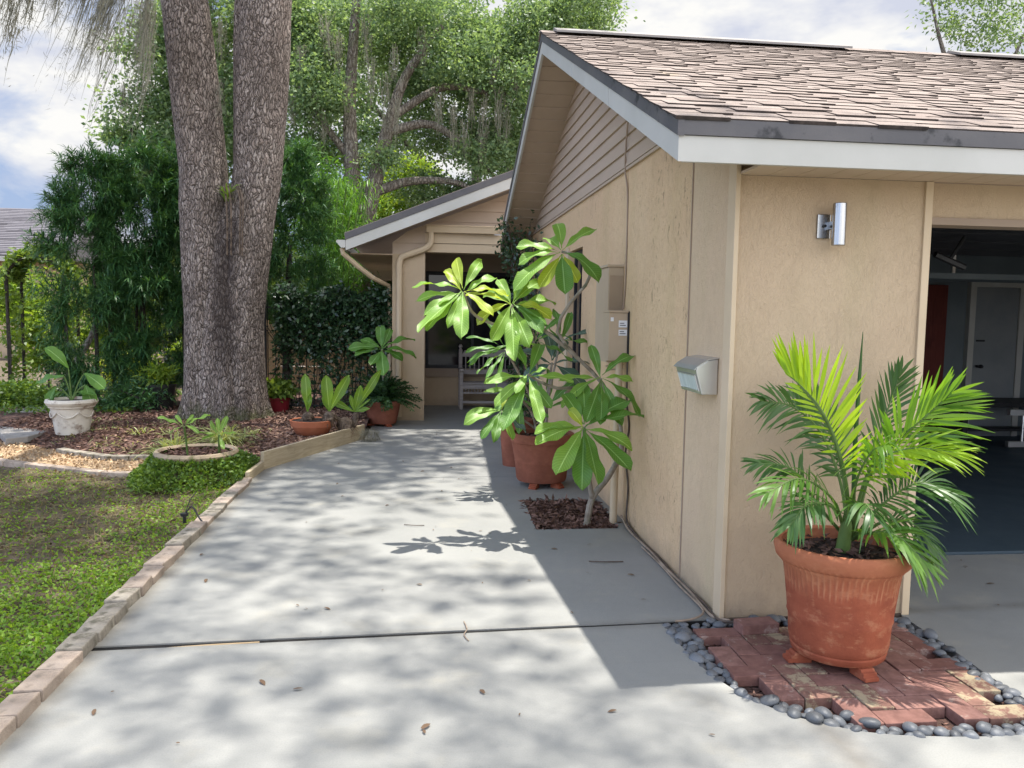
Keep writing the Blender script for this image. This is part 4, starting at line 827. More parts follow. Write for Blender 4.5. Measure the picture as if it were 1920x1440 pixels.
# ---- bamboo and podocarpus
bt = thing('bamboo_clump', 'feathery bright green bamboo clump between the hedge and the porch roof', 'bamboo', (-1.9, 17, 0))
bs = MB()
for i in range(9): bs.tube(curve([(-2.2 + i * .1, 17 + .15 * math.sin(i * 2), -.05), (-2.2 + i * .11, 17, 2.4), (-2.25 + i * .16, 16.8, 4.2)], 8), .018, 6)
bs.build('canes', 'stem_green', bt)
rg = R_(31); n = 5200
c = np.stack([-1.85 + rg.normal(size=n) * .38, 17 + rg.normal(size=n) * .3, 1.4 + 2.9 * rg.random(n)], 1)
V, F = strap_quads(rg, c, np.stack([rg.normal(size=n) * .7, rg.normal(size=n) * .5, -.55 + .4 * rg.normal(size=n)], 1), .17, .02, .25, 2)
npmesh('foliage', V, F, 'bamboo_leaf', bt)
def podocarpus(label, x, y, z0, z1, rx, stems, shoots, seed, low=.35):
    t = thing('podocarpus', label, 'shrub', (x, y, .05), 'tall podocarpus screening shrubs')
    mb = MB()
    for sx, r in stems: mb.tube(curve([(x + sx, y, -.02), (x + sx * .9, y + .03, z0 + .6), (x + sx * .5, y, z1 - 1.4)], 9), [r, r, r * .95, r * .9, r * .85, r * .8, r * .7, r * .6, r * .4, r * .3][:len(curve([(0, 0, 0), (0, 0, 1), (0, 0, 2)], 9))], 9)
    mb.build('stem', 'bark_dark', t, True)
    rg = R_(seed); nc = int(shoots * .21)
    u = rg.random(nc); prof = np.interp(u, [0, .1, .35, .7, .9, 1], [.5, .8, 1.0, 1.0, .72, .3])
    keep = rg.random(nc) < np.interp(u, [0, .25, .45], [low, low + .25, 1]); u, prof = u[keep], prof[keep]; nc = len(u)
    a = rg.random(nc) * 2 * math.pi; rr = rx * prof * (.35 + .65 * np.sqrt(rg.random(nc))); zz = z0 + (z1 - z0) * u
    cc = np.stack([x + rr * np.cos(a), y + .85 * rr * np.sin(a), zz], 1)
    ca = unit(np.stack([np.cos(a), np.sin(a), .5 + .7 * u], 1) + rg.normal(size=(nc, 3)) * .3)
    k = rg.integers(9, 20, nc); idx = np.repeat(np.arange(nc), k); n = len(idx)
    dv = rand_dirs(rg, n) + ca[idx] * .75
    c = cc[idx] + dv * (.10 * (.3 + rg.random(n)))[:, None]
    ax = unit(dv + ca[idx] * .4)
    spr = rg.random(n) < .10; c = c + ax * (spr * .12 * (1 + u[idx]))[:, None]
    per = 17; A = np.repeat(ax, per, 0); C = np.repeat(c, per, 0); m = n * per
    t_ = np.tile(np.linspace(0, 1, per), n)
    d = unit(A * (.35 + .75 * t_)[:, None] + rand_dirs(rg, m) * .85)
    V, F = strap_quads(rg, C + A * (t_ * .12)[:, None], d, .10 + .08 * rg.random(m), .015, .22, 2)
    npmesh('foliage', V, F, 'podo_leaf', t)
podocarpus('tall dark podocarpus farthest left in the hedge beside the arbor', -4.70, 12.5, .25, 3.6, .58, [(0, .035), (.25, .03)], 620, 41, .6)
podocarpus('tall dark podocarpus in the middle of the hedge left of the oak', -4.12, 12.75, .25, 3.8, .58, [(0.0, .055), (-.12, .03)], 640, 42, .55)
podocarpus('tall dark podocarpus hugging the left side of the oak trunk', -3.52, 12.9, .45, 3.85, .48, [(-.05, .045)], 520, 43, .2)
podocarpus('tall podocarpus right of the oak trunk above the vine fence', -2.0, 13.5, .75, 4.05, .50, [(-.14, .075)], 560, 44, .15)
# ---- iron fence with a vine, timber fence behind
fn = thing('iron_fence', 'black iron picket fence smothered in vine between oak and porch column', 'fence', (-1.2, 12.35, 0))
for z in (.16, 1.62): MB().box(-2.25, -.40, 12.335, 12.365, z, z + .03).build('rail', 'black', fn)
for i in range(17): MB().tube([(-2.22 + i * .112, 12.35, .0), (-2.22 + i * .112, 12.35, 1.74)], .008, 6).build('picket', 'black', fn)
MB().box(-2.30, -2.24, 12.32, 12.38, -.02, 1.85).build('post', 'black', fn)
vn = thing('climbing_vine', 'dark glossy climbing vine draped over the iron fence', 'vine', (-1.2, 12.3, .1))
rg = R_(51); n = 7600
x = -2.1 + 1.75 * rg.random(n); z = .95 + .98 * rg.random(n) ** .8 + .07 * np.sin(x * 9)
c = np.stack([x, 12.30 + rg.normal(size=n) * .11, np.where(rg.random(n) < .12, z + .08 * rg.random(n), z)], 1)
n2 = 1500; st = rg.choice(np.linspace(-2.05, -.45, 19), n2); c2 = np.stack([st + rg.normal(size=n2) * .045, 12.30 + rg.normal(size=n2) * .05, .15 + .9 * rg.random(n2) ** .6], 1)
keep = rg.random(n2) < np.where(st < -1.45, .55, .9)
c = np.concatenate([c, c2[keep]]); n = len(c)
V, F = leaf_quads(rg, c, np.stack([rg.normal(size=n), -.5 + rg.normal(size=n) * .6, -.5 + rg.normal(size=n) * .5], 1), .065 + .03 * rg.random(n), .042, .2)
npmesh('foliage', V, F, 'vine_leaf', vn)
vs = MB(); rr = random.Random(9)
for i in range(26):
    x0 = -2.1 + rr.random() * 1.65; vs.tube(curve([(x0, 12.31, .0), (x0 + rr.uniform(-.14, .14), 12.28, .4), (x0 + rr.uniform(-.2, .2), 12.33, .8), (x0 + rr.uniform(-.25, .25), 12.3, 1.4)], 9), .006, 5)
vs.build('runners', 'bark_dark', vn)
tf = thing('timber_fence', 'tan horizontal board fence behind the vine covered railing', 'fence', (-1.6, 14.8, 0))
bd = MB()
for k in range(9): bd.box(-2.75, -.45, 14.78 + (k % 2) * .004, 14.80 + (k % 2) * .004, .02 + k * .148, .02 + k * .148 + .138)
bd.build('boards', 'fence_wood', tf)
for x in (-2.75, -1.6, -.5): MB().box(x, x + .09, 14.805, 14.89, -.02, 1.42).build('post', 'fence_wood', tf)
# ---- vine on the garage wall by the porch
wv = thing('wall_vine', 'thin leafy vine climbing the house corner beside the porch opening', 'vine', (1.5, 11.2, 0))
vb = MB(); rr = random.Random(4); tips = []
for i in range(12):
    x0, y0 = 1.50 + rr.uniform(-.12, .05), 11.3 + rr.uniform(-.7, .4); p = [(x0, y0, .0), (x0 + rr.uniform(-.1, .08), y0 + rr.uniform(-.2, .2), .9), (x0 + rr.uniform(-.12, .05), y0 + rr.uniform(-.3, .3), 1.9), (x0 - rr.uniform(.0, .35), y0 - rr.uniform(0, .5), 2.65 + rr.uniform(-.2, .2))]
    cc = curve(p, 18); vb.tube(cc, .007, 5); tips.append(cc)
vb.build('runners', 'cable_dark', wv)
rg = R_(61); pts = np.concatenate(tips); n = 2300; c = pts[rg.integers(0, len(pts), n)] + rg.normal(size=(n, 3)) * np.array([.07, .1, .09]); c[:, 0] = np.minimum(c[:, 0], 1.56)
V, F = leaf_quads(rg, c, rg.normal(size=(n, 3)) + np.array([-.3, -.3, -.4]), .07, .04, .2); npmesh('foliage', V, F, 'vine_leaf', wv)
# ---- arbor and the growth around it
ar = thing('garden_arbor', 'arched garden arbor wrapped in vine at the far left of the yard', 'arbor', (-6.3, 14.5, 0))
for x in (-6.75, -5.85):
    for y in (14.3, 14.8): MB().tube([(x, y, -.05), (x, y, 2.0)], .028, 8).build('post', 'bark_dark', ar)
am = MB()
for y in (14.3, 14.8): am.tube([(-6.3 + .45 * math.cos(a), y, 2.0 + .42 * math.sin(a)) for a in np.linspace(0, math.pi, 14)], .024, 7)
for a in np.linspace(.2, math.pi - .2, 7): am.tube([(-6.3 + .45 * math.cos(a), 14.3, 2.0 + .42 * math.sin(a)), (-6.3 + .45 * math.cos(a), 14.8, 2.0 + .42 * math.sin(a))], .014, 6)
am.build('arch', 'bark_dark', ar)
av = thing('arbor_vine', 'leafy green vine grown over the arched arbor', 'vine', (-6.3, 14.45, .05))
rg = R_(71); n = 2600; a = rg.random(n) * math.pi; top = rg.random(n) < .72
sd_ = rg.choice([-.45, .45], n)
c = np.stack([np.where(top, -6.3 + (.47 + .10 * rg.normal(size=n) * .6) * np.cos(a), -6.3 + sd_ + rg.normal(size=n) * .07), 14.3 + .5 * rg.random(n) + rg.normal(size=n) * .08,
              np.where(top, 2.0 + (.46 + .08 * rg.normal(size=n)) * np.sin(a) + .03, .2 + 1.9 * rg.random(n))], 1)
V, F = leaf_quads(rg, c, rg.normal(size=(n, 3)) + np.array([0, -.3, .1]), .10, .055, .2); npmesh('foliage', V, F, 'arbor_leaf', av)
am2 = MB()
for x in (-6.75, -5.85): am2.tube(curve([(x, 14.3, 0), (x + .05, 14.25, 1.0), (x - .02, 14.28, 2.0)], 8), .012, 5)
am2.build('runners', 'bark_dark', av)
def shrub(label, x, y, blobs, clumps, per, cr, L, W, mat, seed, stems=3, group=None):
    t = thing('garden_shrub', label, 'shrub', (x, y, 0), group)
    mb = MB(); rr = random.Random(seed)
    for i in range(stems): mb.tube(curve([(x + rr.uniform(-.1, .1), y + rr.uniform(-.1, .1), -.04), (x + rr.uniform(-.3, .3), y, blobs[0][2] * .6), (x + rr.uniform(-.5, .5), y, blobs[0][2] * 1.2)], 8), .016, 6)
    mb.build('stems', 'bark_dark', t)
    V, F = crown(R_(seed), blobs, clumps, per, cr, L, W, .1, .3); npmesh('foliage', V, F, mat, t); return t
shrub('tall sunlit yellow green shrub behind the arbor', -7.4, 17.2, [(-7.4, 17.2, 1.2, .9, .6, .9), (-7.9, 17.2, 1.9, .6, .5, .5)], 150, 50, .22, .10, .05, 'lime_leaf', 81)
shrub('sunlit lime shrub between the arbor and the hedge', -6.0, 17.4, [(-6.0, 17.4, 1.1, .75, .6, .9), (-5.7, 17.4, 1.9, .5, .5, .5)], 140, 50, .2, .11, .05, 'lime_leaf', 82)
shrub('low yellow leaved shrub behind the white urn', -5.25, 15.6, [(-5.25, 15.6, .45, .5, .4, .35)], 45, 45, .14, .09, .05, 'plumeria_lime', 83, 2)
shrub('small yellow green bush seen between the hedge stems', -3.95, 15.5, [(-3.95, 15.5, .8, .55, .4, .35)], 45, 45, .15, .09, .05, 'lime_leaf', 84, 2)
shrub('dark ground shrub spreading under the arbor', -6.0, 12.9, [(-6.1, 12.9, .18, .75, .5, .28), (-5.5, 12.7, .15, .4, .35, .22)], 90, 50, .14, .07, .04, 'ivy', 85, 2)
shrub('low dark podocarpus regrowth at the foot of the hedge', -4.0, 12.0, [(-4.05, 12.05, .35, .55, .25, .28)], 60, 45, .13, .09, .014, 'podo_leaf', 86, 2)
shrub('deep green bushes between the oak and the bamboo', -2.9, 16.2, [(-2.9, 16.2, 1.6, .9, .6, 1.5), (-3.6, 16.4, 2.2, .7, .6, 1.2)], 230, 48, .25, .10, .04, 'oak_leaf', 87)
shrub('tall deep green screen of shrubs behind the hedge', -5.0, 19, [(-5.0, 19, 2.2, 1.2, .8, 1.6), (-4.0, 19, 2.6, 1.2, .8, 1.5)], 240, 46, .3, .12, .06, 'oak_leaf', 88)
shrub('tall bright shrub filling the gap behind the bamboo', -2.5, 18.8, [(-2.6, 18.8, 2.3, .9, .5, 1.6), (-2.2, 18.8, 4.0, .8, .5, 1.3), (-1.7, 18.8, 3.0, .6, .5, 1.6)], 260, 48, .26, .12, .035, 'bamboo_leaf', 94)
shrub('dense greenery behind the bamboo under the live oak', -.9, 22.5, [(-1.8, 22.5, 2.6, 1.4, .9, 1.6), (-.4, 22.5, 2.0, 1.4, .9, 1.4), (1.2, 22.5, 2.4, 1.4, .9, 1.2)], 330, 46, .32, .13, .06, 'bamboo_leaf', 89)
lt = thing('leaning_trunk', 'leaning lichen covered small trunk beside the arbor', 'tree', (-5.75, 13.9, 0))
MB().tube(curve([(-5.85, 13.9, -.05), (-5.65, 13.9, .5), (-5.3, 13.95, 1.15), (-5.2, 13.95, 1.7)], 12), [.06, .058, .056, .055, .052, .05, .048, .046, .044, .042, .04, .038, .036][:len(curve([(0, 0, 0)] * 4, 12))], 9).build('trunk', 'bark_far', lt, True)
V, F = crown(R_(90), [(-5.2, 13.95, 1.9, .25, .25, .3)], 20, 35, .12, .09, .04); npmesh('crown', V, F, 'arbor_leaf', lt)
# ---- neighbour's house
nh = thing('neighbour_house', 'neighbouring house with grey shingle roof beyond the arbor', 'house', (-16, 30, 0))
MB().box(-27, -11.6, 28.0, 36, -.1, 3.15).build('wall', 'front_wall', nh)
nr = MB(); rr = random.Random(2); sl = math.hypot(3.6, 1.85); k = 0
for k in range(28):
    a, b = k / 28, (k + 1.15) / 28; x = -27.6
    while x < -11.2:
        wd = rr.uniform(.3, .6); xb = min(x + wd, -11.2)
        ya, za, yb_, zb = 27.2 + 3.6 * a, 3.18 + 1.85 * a + .03, 27.2 + 3.6 * b, 3.18 + 1.85 * b + .005
        nr.add([(x, ya, za), (xb, ya, za), (xb, yb_, zb), (x, yb_, zb), (x, ya, za - .03), (xb, ya, za - .03)], [(0, 1, 2, 3), (4, 5, 1, 0)]); x = xb
MB().prism([(27.2, 3.10), (30.8, 4.95), (34.4, 3.10)], 'x', -27.6, -11.2).build('roof_deck', 'slate', nh)
nr.build('roof', 'slate', nh)
MB().box(-27.6, -11.2, 27.14, 27.2, 3.0, 3.16).build('fascia', 'white', nh)
nw = MB().box(-13.6, -12.6, 27.97, 28.0, 1.2, 2.5).build('window', 'white', nh); MB().box(-13.5, -12.7, 27.95, 27.97, 1.3, 2.4).build('pane', 'glass', nw)

# ================================================================== OBJECTS
def at(px, py, Yd):
    """the point at depth Yd along the line of sight recorded for it"""
    d = CR * (px - 960) - CU * (py - 720) + CF * 1519.5
    return Vector((0, 0, 1.58)) + d * (Yd / d.y)
def inside(p, poly):
    x, y = p; r = False; n = len(poly)
    for i in range(n):
        (x1, y1), (x2, y2) = poly[i], poly[(i + 1) % n]
        if (y1 > y) != (y2 > y) and x < (x2 - x1) * (y - y1) / (y2 - y1) + x1: r = not r
    return r
WT = [0, .10, .19, .32, .50, .68, .82, .92, .97, 1.0]; WW = [.07, .075, .30, .62, .90, 1.0, .92, .68, .42, .05]
def big_leaves(name, specs, mat, parent, wprof=(WT, WW), nl=12, rs=0):
    """broad leaves with midrib fold, droop and wavy margin; specs: base, dir, up, L, W, droop"""
    rr = R_(rs + 100); V, UV, F = [], [], []; nw = 5
    for b, d, up, L, W, droop in specs:
        d = Vector(d).normalized(); s = d.cross(Vector(up)).normalized(); p = Vector(b); base = len(V)
        fold = rr.uniform(.12, .34); ph = rr.uniform(0, 6.3); tw = rr.uniform(-.45, .45); wav = rr.uniform(.015, .055)
        for i in range(nl):
            t = i / (nl - 1); w = np.interp(t, *wprof) * W * .5
            ang = -droop * (t ** 1.3)
            dd = (Matrix.Rotation(ang, 3, s) @ d)
            sd = (Matrix.Rotation(tw * t, 3, dd) @ s); n = sd.cross(dd)
            if i: p = p + dd * (L / (nl - 1))
            for k in range(nw):
                u = -1 + 2 * k / (nw - 1)
                q = p + sd * (u * w * math.cos(fold)) + n * (abs(u) * w * math.sin(fold) + wav * math.sin(t * 13 + ph + (0 if u > 0 else 1.7)) * abs(u) * min(1, t * 3) * L)
                V.append(tuple(q)); UV.append((.5 + .5 * u, t))
        for i in range(nl - 1):
            for k in range(nw - 1):
                a = base + i * nw + k; F.append((a, a + 1, a + nw + 1, a + nw))
    return npmesh(name, np.array(V), np.array(F), mat, parent, True, np.array(UV))
def whorl(center, leaves, parent, seed, W=.125, scale=1.0, mats=None, droop=(.45, 1.0)):
    """leaves: (picture angle, towards viewer, length, tone)"""
    rr = random.Random(seed); groups = {}
    mats = mats or {'g': 'plumeria', 'l': 'plumeria', 'd': 'plumeria_dark', 'y': 'plumeria_lime'}
    for a, tow, L, tone in leaves:
        a = math.radians(a + rr.uniform(-5, 5)); sa = math.sin(a); tow = tow - .55 * max(0, sa) + .45 * max(0, -sa); L *= 1.1
        d = Vector((math.cos(a), -tow, sa * .88 + .10)).normalized()
        b = Vector(center) + d * .012 + Vector((0, 0, rr.uniform(-.02, .02)))
        up = Vector((rr.uniform(-.2, .2), -.45, 1.0)) if abs(math.sin(a)) < .8 else Vector((rr.uniform(-.3, .3), -1.0, .35))
        if math.sin(a) < -.8: up = Vector((rr.uniform(-.3, .3), -1.0, .3))
        dr = rr.uniform(*droop) * (.35 if math.sin(a) < -.6 else 1.0)
        groups.setdefault(mats[tone], []).append((b, d, up, L * scale, W * (.75 + .3 * rr.random()) * (L / .34) ** .5 * scale, dr))
    for m, sp in groups.items():
        for i, s_ in enumerate(sp): big_leaves('leaf', [s_], m, parent, rs=seed * 31 + i * 7 + len(m))

# ---------------------------------------------------------------- plumeria in the square bed
pl = thing('plumeria', 'tall branching plumeria with broad pale green leaves growing from the square mulch bed', 'plant', (1.27, 5.93, -.03))
sb = MB()
def branch(pts, r0, r1):
    c = curve(pts, 16); sb.tube(c, list(np.linspace(r0, r1, len(c))), 9)
A_, B_, C_, D_, E_, F_ = at(1053, 472, 5.95), at(868, 548, 5.75), at(960, 572, 5.85), at(1127, 710, 5.75), at(990, 702, 5.65), at(1095, 802, 5.5)
q = lambda px, py, Yd: tuple(at(px, py, Yd))
base = (1.27, 5.93, -.05)
branch([base, q(1110, 935, 5.9), q(1140, 895, 5.9), q(1163, 850, 5.92), q(1166, 815, 5.93)], .027, .018)
branch([q(1110, 935, 5.9), q(1102, 880, 5.75), q(1098, 835, 5.6), tuple(F_)], .020, .013)
branch([q(1166, 822, 5.93), q(1160, 780, 5.95), q(1140, 752, 5.92), q(1100, 728, 5.85), q(1045, 728, 5.75), q(1012, 715, 5.68), tuple(E_)], .016, .010)
branch([q(1145, 760, 5.92), q(1125, 745, 5.85), tuple(D_)], .013, .009)
branch([q(1160, 780, 5.95), q(1130, 720, 6.0), q(1087, 675, 5.98), q(1040, 635, 5.95), q(1000, 607, 5.9), q(965, 612, 5.87), tuple(C_)], .016, .010)
branch([q(1000, 607, 5.9), q(955, 613, 5.85), q(915, 604, 5.8), q(885, 585, 5.77), tuple(B_)], .013, .010)
branch([q(1087, 675, 5.98), q(1045, 622, 6.0), q(1068, 570, 6.0), q(1098, 535, 5.98), q(1107, 505, 5.96), q(1090, 482, 5.95), tuple(A_)], .014, .010)
sb.build('stem', 'stem', pl, True)
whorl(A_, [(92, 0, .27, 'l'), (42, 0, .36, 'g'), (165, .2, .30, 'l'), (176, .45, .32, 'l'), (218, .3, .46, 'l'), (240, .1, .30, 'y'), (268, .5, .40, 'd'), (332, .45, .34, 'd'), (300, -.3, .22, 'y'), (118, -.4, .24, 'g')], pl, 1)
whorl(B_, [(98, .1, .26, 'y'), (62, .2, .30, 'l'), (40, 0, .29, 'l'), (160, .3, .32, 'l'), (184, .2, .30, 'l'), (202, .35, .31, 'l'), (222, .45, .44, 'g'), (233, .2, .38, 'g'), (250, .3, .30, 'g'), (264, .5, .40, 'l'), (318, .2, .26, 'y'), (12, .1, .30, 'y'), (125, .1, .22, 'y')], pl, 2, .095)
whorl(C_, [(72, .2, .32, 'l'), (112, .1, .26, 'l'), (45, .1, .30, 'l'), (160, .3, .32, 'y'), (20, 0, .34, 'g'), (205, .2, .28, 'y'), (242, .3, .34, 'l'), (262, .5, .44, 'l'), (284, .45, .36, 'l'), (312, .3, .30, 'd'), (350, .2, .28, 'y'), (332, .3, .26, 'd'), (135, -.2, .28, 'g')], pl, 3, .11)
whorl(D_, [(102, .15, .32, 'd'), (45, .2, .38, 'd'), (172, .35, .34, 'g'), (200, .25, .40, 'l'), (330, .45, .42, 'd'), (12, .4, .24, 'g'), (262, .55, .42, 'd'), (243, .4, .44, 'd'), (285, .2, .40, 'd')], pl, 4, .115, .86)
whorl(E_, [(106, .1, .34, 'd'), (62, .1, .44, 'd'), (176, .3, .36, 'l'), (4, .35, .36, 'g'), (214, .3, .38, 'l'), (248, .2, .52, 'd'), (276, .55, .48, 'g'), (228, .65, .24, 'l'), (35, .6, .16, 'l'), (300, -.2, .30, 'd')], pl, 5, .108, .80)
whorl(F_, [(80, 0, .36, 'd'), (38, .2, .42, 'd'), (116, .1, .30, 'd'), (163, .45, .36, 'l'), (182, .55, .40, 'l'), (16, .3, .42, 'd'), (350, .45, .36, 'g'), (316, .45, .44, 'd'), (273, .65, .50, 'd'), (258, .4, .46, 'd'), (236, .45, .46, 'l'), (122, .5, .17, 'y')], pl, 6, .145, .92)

# ---------------------------------------------------------------- pots
def pot_mesh(name, prof, cx, cy, z0, mat, parent, seg=48, wob=None):
    return MB().lathe(prof, cx, cy, z0, seg, wob).build(name, mat, parent, True)
def soil(cx, cy, z, r, parent, mat='pot_soil', chips=None, seed=0, n=120):
    pot_mesh('soil', [(0, .012), (r * .5, .010), (r, 0), (r, -.03)], cx, cy, z, mat, parent, 28)
    if chips:
        rg = R_(seed); a = rg.random(n) * 6.283; rr = r * np.sqrt(rg.random(n)) * .96
        c = np.stack([cx + rr * np.cos(a), cy + rr * np.sin(a), z + .012 + .018 * rg.random(n)], 1)
        d = rg.normal(size=(n, 3)) * np.array([1, 1, .25]); V, F = leaf_quads(rg, c, d, .045, .022, .3); npmesh('bark_layer', V, F, chips, parent)['kind'] = 'stuff'
def pot_feet(cx, cy, r, angles, label, group, mat='terracotta', z=0.0, h=.045):
    for i, a in enumerate(angles):
        a = math.radians(a); x, y = cx + r * math.cos(a), cy + r * math.sin(a)
        t = MB(); t.prism([(-.055, 0), (.055, 0), (.055, h * .38), (.04, h * .45), (.04, h * .72), (.025, h * .78), (.02, h), (-.055, h)], 'y', -.035, .035)
        o = t.build('pot_foot', mat, None, bevel=.003); o.location = (x, y, z); o.rotation_euler = (0, 0, a); tag(o, label, 'pot foot', group)
# --- the potted palm on the brick pavers
PC = (1.935, 3.44); pz = .014
pp = thing('potted_palm', 'young palm with feathery fronds in a big ribbed terracotta pot on brick pavers', 'potted palm', (PC[0], PC[1], pz + .045))
big = [(0, .0), (.198, 0), (.206, .008), (.211, .03), (.207, .037), (.214, .045), (.219, .07), (.224, .16), (.231, .175), (.229, .185), (.236, .25), (.246, .33), (.256, .395), (.266, .405), (.268, .415), (.276, .418), (.290, .432), (.300, .47), (.299, .492), (.290, .503), (.276, .503), (.266, .495), (.262, .44), (.255, .43)]
po = pot_mesh('pot', [(r, z * 1.02) for r, z in big], PC[0], PC[1], pz + .045, 'terracotta', pp, 72)
soil(PC[0], PC[1], pz + .045 + .455, .264, pp, 'pot_soil', 'chip', 5, 170)
pot_feet(PC[0], PC[1], .19, (-82, 178, 48), 'stepped terracotta foot under the big palm pot', 'feet of the palm pot', z=pz)
def frond(pts, n, L, mat, nrm=(0, -1, .25), sides=(1, -1), droop=.25, seed=0, ang=(60, 28), w=.020, start=.28, rr0=.009):
    rg = R_(seed + 400); c = curve([at(*p) for p in pts], 26); m = len(c)
    f = MB().tube(c, list(np.linspace(rr0, .002, m)), 6).build('frond', 'stem_green', pp, True)
    tt = np.linspace(start, 1.0, n); P = np.stack([np.interp(tt, np.linspace(0, 1, m), c[:, i]) for i in range(3)], 1)
    T = unit(np.gradient(P, axis=0)); N = unit(np.array(nrm) - T * (T @ np.array(nrm))[:, None]); parts = []
    for s in sides:
        B = np.cross(T, N) * s
        a = np.radians(np.interp(tt, [start, 1], ang)) + rg.normal(size=n) * .06
        d = T * np.cos(a)[:, None] + B * np.sin(a)[:, None] + N * (.18 + .10 * rg.normal(size=n))[:, None]
        ll = L * np.interp(tt, [start, start + .18, .65, .9, 1], [.55, .95, 1.0, .72, .5]) * (.88 + .24 * rg.random(n))
        sd = np.cross(d, N) + .25 * rg.normal(size=(n, 3))
        parts.append(strap_quads(rg, P, d, ll, w, droop * (.5 + rg.random(n)), 5, sd))
    V, F = merge(parts); npmesh('leaflets', V, F, mat, f)
frond([(1592, 1005, 3.50), (1588, 915, 3.40), (1568, 830, 3.34), (1538, 766, 3.32), (1500, 722, 3.32), (1476, 702, 3.32)], 34, .29, 'palm_new', (0, -1, .1), (1,), .06, 1, (64, 20), .020)
frond([(1590, 1005, 3.50), (1587, 915, 3.41), (1566, 832, 3.35), (1536, 770, 3.33), (1500, 726, 3.33)], 12, .17, 'palm_new', (0, -1, .1), (-1,), .1, 21, (50, 20), .014, .45)
frond([(1590, 1005, 3.58), (1576, 905, 3.62), (1538, 810, 3.64), (1484, 762, 3.62), (1428, 752, 3.58)], 30, .23, 'palm_dark', (.1, -1, .35), (1, -1), .25, 2, (62, 20), .015)
frond([(1600, 1005, 3.55), (1626, 905, 3.47), (1678, 832, 3.36), (1730, 785, 3.30), (1780, 740, 3.24)], 30, .30, 'palm', (0, -1, .2), (1, -1), .16, 3, (58, 20), .018)
frond([(1598, 985, 3.52), (1632, 880, 3.40), (1700, 842, 3.30), (1788, 848, 3.20)], 24, .24, 'palm_new', (0, -.75, .9), (1, -1), .28, 4, (52, 16), .015)
frond([(1586, 1005, 3.54), (1560, 935, 3.44), (1500, 898, 3.36), (1436, 926, 3.28)], 26, .18, 'palm', (0, -.6, 1), (1, -1), .35, 5, (60, 22), .015)
frond([(1590, 1010, 3.52), (1566, 955, 3.36), (1516, 945, 3.26), (1482, 985, 3.2)], 24, .16, 'palm_dark', (0, -.6, 1), (1, -1), .35, 6, (60, 22), .017)
frond([(1602, 1008, 3.54), (1650, 950, 3.44), (1722, 905, 3.38), (1782, 926, 3.34)], 30, .24, 'palm_dark', (0, -.6, 1), (1, -1), .40, 7, (64, 24), .014)
frond([(1598, 1012, 3.5), (1622, 1000, 3.34), (1680, 1004, 3.22), (1738, 1058, 3.14)], 24, .20, 'palm', (.1, -.55, 1), (1, -1), .40, 8, (60, 20), .021)
frond([(1592, 1000, 3.6), (1578, 880, 3.72), (1545, 790, 3.80), (1502, 735, 3.84)], 22, .22, 'palm_dark', (0, -1, .2), (1, -1), .15, 9, (58, 22), .018)
frond([(1602, 1000, 3.6), (1634, 870, 3.70), (1664, 770, 3.76), (1688, 700, 3.78)], 22, .21, 'palm_dark', (0, -1, .2), (1, -1), .12, 10, (50, 20), .018)
frond([(1586, 1008, 3.55), (1540, 955, 3.48), (1484, 880, 3.46), (1418, 868, 3.46)], 26, .17, 'palm_dark', (0, -.8, .8), (1, -1), .35, 11, (58, 20), .014)
frond([(1596, 1000, 3.54), (1604, 910, 3.40), (1632, 850, 3.30), (1660, 835, 3.22)], 16, .20, 'palm', (0, -.8, .8), (1, -1), .8, 12, (62, 28), .020)
frond([(1604, 1010, 3.55), (1664, 975, 3.5), (1716, 985, 3.44), (1752, 1030, 3.4)], 22, .16, 'palm_dark', (0, -.6, 1), (1, -1), .4, 13, (62, 26), .014)
frond([(1596, 1008, 3.5), (1606, 960, 3.34), (1622, 945, 3.24), (1638, 965, 3.15)], 14, .17, 'palm_dark', (0, -.6, 1), (1, -1), .7, 14, (64, 30), .018)
MB().tube([at(1598, 990, 3.55), at(1604, 820, 3.5), at(1612, 700, 3.49), at(1618, 622, 3.48)], [.010, .011, .008, .0015], 8).build('spear_leaf', 'palm_dark', pp, True)
MB().tube([(PC[0], PC[1], .5), (PC[0] + .005, PC[1] - .01, .62), (PC[0] + .01, PC[1] - .03, .75)], [.035, .028, .016], 10).build('stem', 'stem_green', pp, True)
# --- the large terracotta pot by the wall
QC = (1.15, 7.42)
lp = thing('potted_foliage_plant', 'leafy plant with pale stems in the large terracotta pot beside the wall', 'potted plant', (QC[0], QC[1], .05))
pot_mesh('pot', [(0, 0), (.225, 0), (.235, .02), (.250, .17), (.255, .18), (.253, .19), (.285, .36), (.296, .365), (.300, .43), (.292, .445), (.272, .445), (.268, .40)], QC[0], QC[1], .05, 'terracotta_dull', lp, 56)
soil(QC[0], QC[1], .44, .266, lp, 'pot_soil', 'chip', 6)
pot_feet(QC[0], QC[1], .20, (-118, -50, 90), 'small terracotta foot under the pot by the wall', 'feet of the wall pot')
ls = MB()
tips = [at(948, 655, 7.2), at(1000, 640, 7.4), at(1035, 680, 7.5), at(940, 772, 7.0), at(1050, 640, 7.6), at(975, 745, 7.2)]
for i, tp in enumerate(tips): ls.tube(curve([(QC[0] + .05 * math.cos(i * 2), QC[1] + .05 * math.sin(i * 2), .44), (QC[0] * .6 + tp.x * .4, QC[1], .44 + (tp.z - .44) * .55), tuple(tp)], 10), .011, 7)
ls.build('stem', 'stem', lp, True)
nar = {'g': 'plumeria_dark', 'r': 'rubber', 'y': 'plumeria_lime', 'l': 'plumeria'}
whorl(tips[0], [(a, .3 + .2 * math.sin(a), .34, 'g') for a in (150, 165, 185, 200, 215, 235, 120, 95, 255, 60)] + [(20, .2, .34, 'l'), (40, .1, .3, 'g')], lp, 11, .045, mats=nar)
